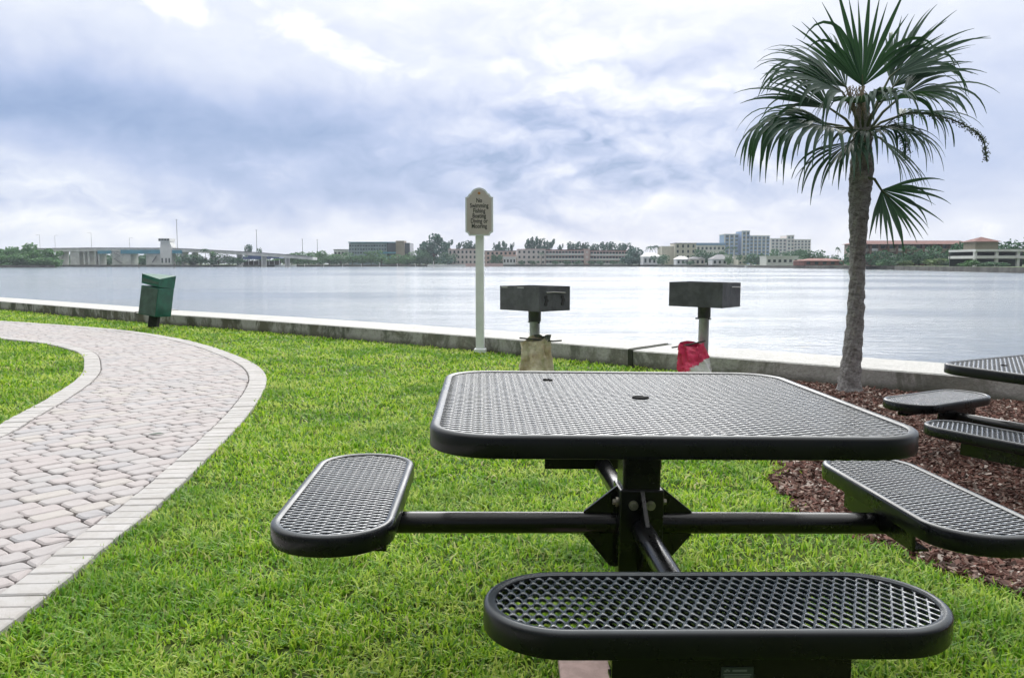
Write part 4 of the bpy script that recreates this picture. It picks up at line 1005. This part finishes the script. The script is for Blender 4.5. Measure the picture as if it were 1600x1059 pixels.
    MB().box(XX(620), XX(633), -2, 12, 0, ZZ(376.3)).build('concrete_tower', tan, r); MB().box(XX(546), XX(619.5), -1.3, 25.3, ZZ(379.4), ZZ(378)).build('roof', teal, r)
    for k in range(14):
        for j, v in enumerate((384, 389.5, 395)): win(r, XX(548.5 + k * 4.2), ZZ(v), 1.25, 1.15, 0, glass if (k + j) % 3 else gdark, 'window', .2)
    for v in (395, 402): MB().box(XX(592 if v < 400 else 576), XX(620), -1.6, -1.02, ZZ(v + 1.3), ZZ(v - 1.3)).build('spandrel', teal, r)
    D = 612
    block('apartment_building', 'apartments', 'pink three storey apartment block nearest the tall dark trees', 701, 745, 389, D, 16, blush, 3, 7, gdark, .45, .5, pink)
    block('apartment_building', 'apartments', 'low pink apartment block with grey roof directly behind the sign post', 746, 807, 391.5, D + 18, 14, pink, 3, 9, gdark, .5, .5, grey)
    block('apartment_building', 'apartments', 'pale pink three storey block between the low grey roofed block and the balcony block', 808, 852, 389, D, 16, blush, 3, 6, gdark, .42, .45, pink)
    block('apartment_building', 'apartments', 'long pale apartment block with white balconies on three floors left of a pink stair tower', 852.5, 912, 390, D + 2, 16, pink, 3, 12, gdark, .8, .55, brick, white)
    block('stair_tower', 'tower', 'narrow pink stair tower between the two balcony apartment blocks', 912.5, 921, 389, D - 1, 14, pink, 3, 1, blush, .4, .4)
    block('apartment_building', 'apartments', 'long pale apartment block with white balconies at the right end of the pink row', 921.5, 980, 391, D + 2, 16, pink, 3, 12, gdark, .8, .55, brick, white)
    o = block('house', 'house', 'low white house with pale tents in front of the grey roofed pink block', 786, 806, 401, D - 6, 8, white, 1, 4, gdark, .5, .4, white)
    def gable(u0, u1, ve, vr, D, dep, wall, roof, label, cols=3, storeys=1, name='house'):
        x0, x1 = px(u0, D), px(u1, D); hx = (x1 - x0) / 2; r = empty(name, ((x0 + x1) / 2, D, LZ), label=label, cat='house'); ze, zr = zz(ve, D) - LZ, zz(vr, D) - LZ
        MB().box(-hx, hx, 0, dep, 0, ze).build('wall', wall, r)
        m = MB().add([(-hx - .5, -.6, ze), (hx + .5, -.6, ze), (hx + .5, dep + .6, ze), (-hx - .5, dep + .6, ze), (-hx * .45, dep / 2, zr), (hx * .45, dep / 2, zr)], [(0, 1, 5, 4), (1, 2, 5), (2, 3, 4, 5), (3, 0, 4), (3, 2, 1, 0)]); m.build('roof', roof, r)
        for s in range(storeys):
            for c in range(cols): win(r, -hx + (c + .5) * 2 * hx / cols, (s + .5) * ze / storeys, 2 * hx / cols * .45, ze / storeys * .5, 0, gdark)
        return r
    gable(1004, 1032, 401, 394.5, 575, 14, white, white, 'white hip roofed house right of the balcony apartments', 4)
    block('apartment_building', 'building', 'plain cream box building behind the white hip roofed house', 1033, 1053, 384.5, 590, 18, cream, 3, 2, cream, .3, .3, white)
    block('apartment_building', 'building', 'cream building with dark stair openings left of the long white building', 1053.5, 1086, 379.5, 585, 18, cream, 4, 4, gdark, .35, .55, grey)
    block('apartment_building', 'building', 'long white building with a blue grey roof left of the blue grey tower', 1086.5, 1131, 379.5, 600, 18, white, 3, 7, glass, .5, .4, bluew, None, None, 1.6)
    gable(1056, 1076, 405, 400, 520, 9, white, white, 'small white house below the cream building', 3); gable(1078, 1100, 404.5, 400.5, 512, 9, cream, grey, 'small cream house with grey roof beside a clump of trees', 3)
    gable(1112, 1150, 405, 397.5, 497, 11, white, grey, 'white house with a dark grey roof at the water below the blue grey tower', 5); block('house', 'house', 'small cream flat roofed house right of the grey roofed white house', 1152, 1165, 399, 480, 10, cream, 2, 2, gdark, .4, .4)
    # towers
    def tower(label, parts, D, wall, stripe, wm):
        u0, u1 = parts[0][0], parts[-1][1]; r = empty('apartment_tower', (px((u0 + u1) / 2, D), D, LZ), label=label, cat='tower block'); ox = px((u0 + u1) / 2, D)
        for i, (a, b, v, dy, cols) in enumerate(parts):
            x0, x1 = px(a, D) - ox, px(b, D) - ox; zt = zz(v, D) - LZ
            w = MB().box(x0, x1, dy, 25, 0, zt).build('wall', wall, r); MB().box(x0 - .3, x1 + .3, dy - .3, 25.3, zt + .01, zt + .8).build('roof', stripe, r)
            bw = (x1 - x0) / cols
            for c in range(cols):
                MB().box(x0 + c * bw - .3, x0 + c * bw + .9, dy - .5, dy - .003, 0, zt - .4).build('pilaster', stripe, w)
                for s in range(8): win(w, x0 + (c + .58) * bw, (s + .5) * zt / 8, bw * .55, zt / 8 * .55, dy, wm)
    tower('blue grey apartment tower with white stripes, tallest on the far shore', [(1131, 1153, 366.5, 3, 3), (1157, 1169, 361.5, 0, 2), (1169.2, 1201, 369, 2, 5)], 900, bluew, white, glass)
    tower('pale pink apartment tower just right of the blue grey tower', [(1203, 1227, 373.5, 2, 4), (1227.2, 1238, 368.5, 0, 2), (1238.2, 1265, 375, 2, 5)], 960, blush, white, glass)
    block('warehouse', 'building', 'long low white building behind the boats left of the red brick house', 1196, 1254, 400, 440, 12, white, 1, 7, gdark, .5, .35, white)
    gable(1255, 1318, 407.5, 403.5, 352, 14, brick, brick, 'long low red brick house at the water left of the palm trunk', 5)
    # right apartment house
    D = 306; x0, x1 = px(1330, D), px(1522, D); r = empty('apartment_building', ((x0 + x1) / 2, D, LZ), label='wide three storey apartment house with orange tile roof behind the palm', cat='apartments'); hx = (x1 - x0) / 2; ze, zr = zz(381.5, D) - LZ, zz(375.5, D) - LZ
    MB().box(-hx, hx, 1.6, 8, 0, ze).build('wall', tan, r)
    MB().add([(-hx - 1, -1, ze), (hx + 1, -1, ze), (hx + 1, 9, ze), (-hx - 1, 9, ze), (-hx + 4, 4, zr), (hx - 4, 4, zr)], [(0, 1, 5, 4), (1, 2, 5), (2, 3, 4, 5), (3, 0, 4), (3, 2, 1, 0)]).build('roof', tile, r)
    fh = ze / 3
    for s in range(3):
        MB().box(-hx, hx, .2, 1.59, s * fh - .1, s * fh + .15).build('balcony_slab', tan, r)
        for c in range(14):
            xw = -hx + (c + .5) * 2 * hx / 14; win(r, xw, s * fh + fh * .52, 2 * hx / 14 * .62, fh * .62, 1.6, [glass, gdark, gdark][(c + s) % 3])
            if s: MB().box(xw - 1.3, xw + 1.3, .2, .3, s * fh + .16, s * fh + 1.0).build('railing', [white, tan, ochre][(c * 2 + s) % 3], r)
    for c in range(15):
        xw = -hx + c * 2 * hx / 14; MB().box(xw - .38, xw + .38, -.1, 1.59, 0, ze).build('column', ochre, r)
    D = 255; x0 = px(1540, D); r = empty('pavilion', (x0, D, LZ), label='square pavilion with a pyramid of orange roof tiles at the right', cat='pavilion'); ze, zr = zz(377.5, D) - LZ, zz(369.5, D) - LZ; w = px(1562, D) - px(1518, D)
    MB().add([(-w / 2, 0, ze), (w / 2, 0, ze), (w / 2, w, ze), (-w / 2, w, ze), (0, w / 2, zr)], [(0, 1, 4), (1, 2, 4), (2, 3, 4), (3, 0, 4), (3, 2, 1, 0)]).build('roof', tile, r); MB().box(-w / 2 + .8, w / 2 - .8, .8, w - .8, ze * .55, ze - .01).build('wall', tan, r)
    for s_ in (-1, 1):
        for y in (1.2, w - 1.2): MB().box(s_ * (w / 2 - 1.4) - .5, s_ * (w / 2 - 1.4) + .5, y - .5, y + .5, 0, ze * .55 - .005).build('column', white, r)
    D = 225; x0, x1 = px(1521, D), px(1640, D); r = empty('parking_deck', ((x0 + x1) / 2, D, LZ), label='white two level open parking deck at the right edge of the far shore', cat='parking deck'); hx = (x1 - x0) / 2
    for vt, vb in ((389.5, 393), (399.5, 404)): MB().box(-hx, hx, 0, 14, zz(vb, D) - LZ, zz(vt, D) - LZ).build('slab', white, r)
    for k in range(5): MB().box(-hx + 4.6 + k * 5.6 - .35 - 4.4, -hx + 4.6 + k * 5.6 + .35 - 4.4, .3, 1, 0, zz(393.01, D) - LZ).build('column', white, r)
    MB().box(-hx, hx, 13, 13.5, 0, zz(393.01, D) - LZ).build('back_wall', dark, r)
    # ---------------- trees
    bark = M('far_bark', (.10, .085, .07), .9)
    def crown(n, size, blobs, seed, mat, up=0.0):
        q = np.random.default_rng(seed); V = []; 
        for k in range(n):
            cx, cy, cz, rx, rz = blobs[q.integers(len(blobs))]
            d = q.normal(0, 1, 3); d /= np.linalg.norm(d); rr = q.uniform(.55, 1.03) ** .6
            c = np.array([cx + d[0] * rx * rr, cy + d[1] * rx * rr, cz + d[2] * rz * rr])
            a = q.normal(0, 1, 3); a /= np.linalg.norm(a)
            if up: a = a * (1 - up) + np.array([0, 0, 1.2]) * up; a /= np.linalg.norm(a)
            b = np.cross(a, q.normal(0, 1, 3)); b /= np.linalg.norm(b); s = size * q.uniform(.5, 1.2)
            V += [c - a * s - b * s * .3, c + b * s * .55 - a * .2 * s, c + a * s + b * s * .2, c - b * s * .6 + a * s * .1]
        i = (np.arange(n) * 4)[:, None]
        return np.array(V), [i + np.array([[0, 1, 2, 3]])]
    lm = {'deep': leafmat('far_leaf_deep', (.04, .115, .06), (.085, .19, .09), .15, .7), 'mid': leafmat('far_leaf_mid', (.065, .165, .06), (.12, .25, .09), .15, .7), 'blue': leafmat('far_leaf_bluish', (.04, .11, .09), (.075, .17, .12), .12, .7), 'lime': leafmat('far_leaf_lime', (.07, .14, .04), (.13, .20, .06), .15, .7)}
    lm['mangrove'] = leafmat('mangrove_leaf', (.06, .16, .055), (.13, .28, .09), .2, .6)
    cache = {}
    def proto(kind, leaf, var):
        k = (kind, leaf, var)
        if k in cache: return copy_tree(cache[k])
        q = np.random.default_rng(var * 17 + len(kind)); nm = {'broad': 'broadleaf_tree', 'feather': 'pine_tree', 'bush': 'shrub', 'palm': 'coconut_palm', 'mangrove': 'mangrove_tree'}[kind]
        r = empty(nm, (0, 0, 0))
        if kind == 'palm':
            m = MB(); 
            for f in range(16):
                a = f * 2.4 + q.uniform(-.2, .2); e = q.uniform(-.3, 1.1); L = .5; p = np.array([0, 0, .8]); d = np.array([math.cos(a) * math.cos(e), math.sin(a) * math.cos(e), math.sin(e)]) ; w = .05
                for s in range(5):
                    sd_ = np.array([-math.sin(a), math.cos(a), 0]) * w * (1 - s / 5.2); p2 = p + d * L / 5 * np.array([1, 1, .45]); d = d + np.array([0, 0, -.38]); sd2 = np.array([-math.sin(a), math.cos(a), 0]) * w * (1 - (s + 1) / 5.2)
                    k0 = len(m.v); m.v += [tuple(p - sd_ - [0, 0, .02]), tuple(p), tuple(p + sd_ - [0, 0, .02]), tuple(p2 - sd2 - [0, 0, .02]), tuple(p2), tuple(p2 + sd2 - [0, 0, .02])]; m.f += [(k0, k0 + 1, k0 + 4, k0 + 3), (k0 + 1, k0 + 2, k0 + 5, k0 + 4)]; p = p2
            m.build('crown', lm[leaf], r); MB().tube([(0, 0, 0), (.02, 0, .4), (0, 0, .82)], [.03, .022, .018], 6).build('trunk', bark, r)
        else:
            if kind == 'broad': bl = [(q.normal(0, .24), q.normal(0, .2), q.uniform(.18, .82), q.uniform(.20, .32), q.uniform(.14, .22)) for _ in range(12)]; n, sz, up = 900, .06, 0
            elif kind == 'feather': bl = [(q.normal(0, .16 + .16 * (1 - t)), q.normal(0, .16), .12 + .84 * t, q.uniform(.13, .26) * (1.2 - t * .7), .12) for t in q.uniform(0, 1, 18)]; n, sz, up = 900, .055, .4
            elif kind == 'bush': bl = [(q.normal(0, .26), q.normal(0, .2), q.uniform(.2, .68), q.uniform(.22, .34), q.uniform(.2, .3)) for _ in range(10)]; n, sz, up = 600, .07, 0
            else: bl = [(q.normal(0, .27), q.normal(0, .24), q.uniform(.12, .78), q.uniform(.16, .27), q.uniform(.13, .22)) for _ in range(13)]; n, sz, up = 1700, .055, 0
            V, fs = crown(n, sz, bl, var + 40, None, up); V[:, 2] = np.clip(V[:, 2], -.02, 1.05)
            mesh_np('crown', V, fs, lm[leaf], r)
            m = MB().tube([(0, 0, -.02), (.01, 0, .3), (0, .01, .6)], [.035, .026, .012], 6)
            for b in bl[:4]: m.tube([(0, 0, .28), (b[0] * .9, b[1] * .9, b[2])], [.018, .006], 5)
            m.build('trunk', bark, r)
        cache[k] = r; return r
    tr = random.Random(4)
    def tree(kind, leaf, u, vt, wpx, D, label, group=None, base=LZ):
        r = proto(kind, leaf, tr.randrange(3)); h = zz(vt, D) - base; w = wpx * D / F * {'feather': 1.45, 'broad': 1.15, 'bush': 1.2}.get(kind, 1)
        r.location = (px(u, D), D + (1 if kind == 'palm' else w * .3), base); r.scale = (w, w, h); r.rotation_euler = (0, 0, tr.uniform(0, 6.28))
        tag(r, label, {'broad': 'tree', 'feather': 'tree', 'bush': 'shrub', 'palm': 'palm tree', 'mangrove': 'tree'}[kind], group); return r
    for u, v, w in ((-22, 388, 46), (4, 386, 44), (24, 381, 40), (44, 379.5, 42), (62, 385, 38), (78, 392, 30), (14, 398, 44), (38, 400, 46), (60, 402, 44), (80, 404, 24)):
        tree('mangrove', 'mangrove', u, v - 3, w * 1.1, 440 if v > 395 else 450, 'bushy green mangrove in the clump on the point left of the bridge', 'mangroves on the left point', -.7)
    for u, v, w in ((104, 397, 18), (136, 397, 22), (146, 400, 16), (166, 399, 20), (214, 398, 26), (226, 401, 18), (280, 399, 18)):
        tree('bush', 'deep', u, v, w, 560, 'dark shrub seen under the bridge deck between the piers', 'shrubs behind the bridge piers')
    for k in range(17):
        tree('broad', 'deep', 92 + k * 13, 397.5 - (k % 3) * .8, 26, 575 + (k % 2) * 8, 'dark tree in the row behind the drawbridge', 'trees in a row behind the drawbridge')
    for k in range(34):
        tree('broad', ['mid', 'deep', 'blue'][k % 3], 436 + k * 16.5 + (k * 37 % 7), 398.5 - (k * 13 % 5), 30, 700 + (k % 3) * 12, 'tree in the distant wood behind the far shore houses', 'distant wood behind the far shore houses')
    for u, v, w in ((296, 399, 28), (312, 397, 26), (340, 396, 22), (358, 399, 22), (371, 401, 18)):
        tree('broad', 'deep', u, v, w * 1.15, 526.5, 'dark green shrub in front of the bridge ramp right of the control tower', 'shrubs below the bridge ramp')
    tree('palm', 'deep', 322, 384, 17, 526, 'bushy palm rising above the bridge ramp'); tree('palm', 'mid', 333, 389, 14, 527, 'shorter palm just right of the bushy palm at the ramp')
    tree('feather', 'blue', 388, 383, 12, 590, 'thin grey green tree rising behind the blue roofed pavilion'); tree('broad', 'deep', 406, 385, 11, 585, 'small round tree behind the blue roofed pavilion')
    for u, v, w in ((447, 396, 26), (464, 394, 26), (482, 391, 24), (498, 391, 24), (514, 395, 26), (532, 397, 24), (550, 393, 26), (566, 391, 24), (580, 389, 22), (596, 396, 24)):
        tree('broad', 'mid', u, v, w, 596, 'rounded green tree in the row from the pavilion to the glass office', 'trees between pavilion and glass office')
    for u, v, w in ((622, 397, 28), (640, 391, 28), (655, 387, 24), (664, 393, 24), (612, 402, 20), (700, 394, 22), (650, 402, 26)):
        tree('broad', 'deep' if u > 645 else 'mid', u, v, w, 604, 'dark rounded tree between the glass office and the pink apartments', 'trees right of the glass office')
    tree('feather', 'blue', 677, 365, 34, 612, 'tallest dark pine left of the pink apartments'); tree('feather', 'blue', 668, 376, 22, 615, 'pine leaning on the left of the tallest dark pine'); tree('feather', 'blue', 699, 376, 20, 640, 'pine between the tallest pine and the pink apartments')
    for u, v, w in ((722, 378, 16), (735, 377, 18), (745, 380, 12), (776, 379, 14), (787, 377, 16), (800, 380, 8)):
        tree('feather', 'blue', u, v, w, 660, 'feathery pine behind the roofs of the two left pink blocks', 'pines behind the left pink blocks')
    for u, v, w in ((826, 374, 18), (838, 371, 16), (848, 373, 16), (860, 375, 16), (876, 382, 10)):
        tree('feather', 'blue', u, v, w, 660, 'tall feathery pine behind the pale pink block', 'tall pines behind the middle pink block')
    for u, v, w in ((890, 379, 16), (904, 378, 18), (916, 379, 18), (930, 382, 16), (944, 379, 16), (956, 379, 16), (970, 381, 16), (982, 380, 16)):
        tree('feather', 'blue', u, v, w, 665, 'lower feathery pine behind the two balcony blocks', 'pines behind the balcony blocks')
    for u, v, w in ((770, 396, 12), (780, 396, 12)): tree('bush', 'deep', u, v, w, 606, 'clipped dark hedge plant in front of the low grey roofed block', 'hedge by the grey roofed block')
    tree('palm', 'deep', 846, 391, 12, 604, 'palm in front of the pale pink block')
    for u in (815, 832, 868, 884, 902, 924, 940, 958, 972): tree('bush', 'deep', u, 406.5, 11, 603, 'low dark shrub along the foot of the pink apartment row', 'shrubs at the foot of the pink row')
    for u, v, w in ((988, 386, 24), (998, 389, 20), (984, 396, 20), (1000, 399, 18)): tree('broad', 'blue', u, v, w, 590, 'bluish green tree between the balcony block and the white hip roofed house', 'trees right of the balcony block')
    tree('palm', 'blue', 1015, 379, 17, 600, 'left one of two tall palms behind the white hip roofed house'); tree('palm', 'blue', 1024, 377.5, 15, 600, 'right one of two tall palms behind the white hip roofed house')
    tree('bush', 'deep', 1035, 396, 18, 555, 'round dark bush right of the white hip roofed house'); tree('bush', 'deep', 1078, 407, 12, 508, 'low bush between the small white and cream houses')
    for u, v, w in ((1094, 389, 18), (1106, 388, 22), (1117, 391, 20), (1128, 391, 18)): tree('broad', 'deep', u, v, w, 515, 'dark tree in the clump in front of the long white building', 'trees before the long white building')
    tree('palm', 'deep', 1135, 380, 14, 520, 'left palm in front of the blue grey tower'); tree('palm', 'deep', 1147, 381, 12, 520, 'right palm in front of the blue grey tower'); tree('broad', 'mid', 1139, 394, 11, 490, 'small round tree beside the grey roofed white house')
    for u, v, w in ((1172, 394, 20), (1185, 395, 20)): tree('bush', 'deep', u, v, w, 460, 'dense dark tree behind the white motorboat', 'dark trees behind the motorboat')
    for u, v, w in ((1206, 387, 20), (1222, 391, 26), (1240, 391, 26), (1256, 389, 26), (1272, 388, 28), (1286, 393, 24), (1300, 396, 26)): tree('broad', 'deep', u, v, w, 450 if u < 1262 else 380, 'dark tree in the mass above the red brick house and low white building', 'trees above the red brick house')
    tree('broad', 'deep', 1333, 384, 24, 290, 'large dark tree hiding the left end of the orange roofed apartment house')
    tree('palm', 'deep', 1308, 381, 10, 400, 'small far palm left of the large palm trunk')
    for u, v, w in ((1432, 382, 34), (1450, 381, 36), (1440, 392, 40), (1505, 377, 30), (1510, 388, 34), (1535, 380, 28), (1382, 390, 26), (1404, 393, 24), (1478, 386, 28), (1362, 396, 22), (1552, 388, 22)): tree('broad', 'deep', u, v, w, 288, 'large dark tree in front of the orange roofed apartment house', 'trees before the orange roofed house')
    for u, v, w, l in ((1390, 404, 24, 'deep'), (1412, 406, 20, 'lime'), (1465, 402, 28, 'lime'), (1490, 404, 24, 'mid'), (1516, 405, 26, 'mid'), (1540, 408, 26, 'deep'), (1562, 409, 24, 'deep'), (1480, 411, 24, 'deep'), (1376, 408, 20, 'mid'), (1340, 408, 20, 'mid')): tree('bush', l, u, v, w, 272 if u < 1500 else 216, 'low garden shrub along the quay of the orange roofed house', 'garden shrubs on the right quay')
    for u, v, w in ((1570, 375, 40), (1592, 370, 40), (1612, 368, 44), (1596, 380, 40)): tree('broad', 'deep', u, v, w, 262, 'big dark tree behind the white parking deck', 'trees behind the parking deck')
build_far()

# ------------------------------------------------------------------ the damp air over the bay
def build_haze():
    m = bpy.data.materials.new('haze'); m.use_nodes = True; t = NT(m.node_tree); t.n.clear(); out = t.node('ShaderNodeOutputMaterial')
    v = t.node('ShaderNodeVolumePrincipled'); v.inputs['Color'].default_value = (.80, .88, 1.0, 1); v.inputs['Density'].default_value = .00018; v.inputs['Anisotropy'].default_value = .2
    t.l.new(v.outputs[0], out.inputs['Volume'])
    tag(MB().box(-1500, 1500, -60, 2200, -2.9, 45).build('haze', m), 'pale damp haze over the bay', 'haze', kind='stuff')
build_haze()
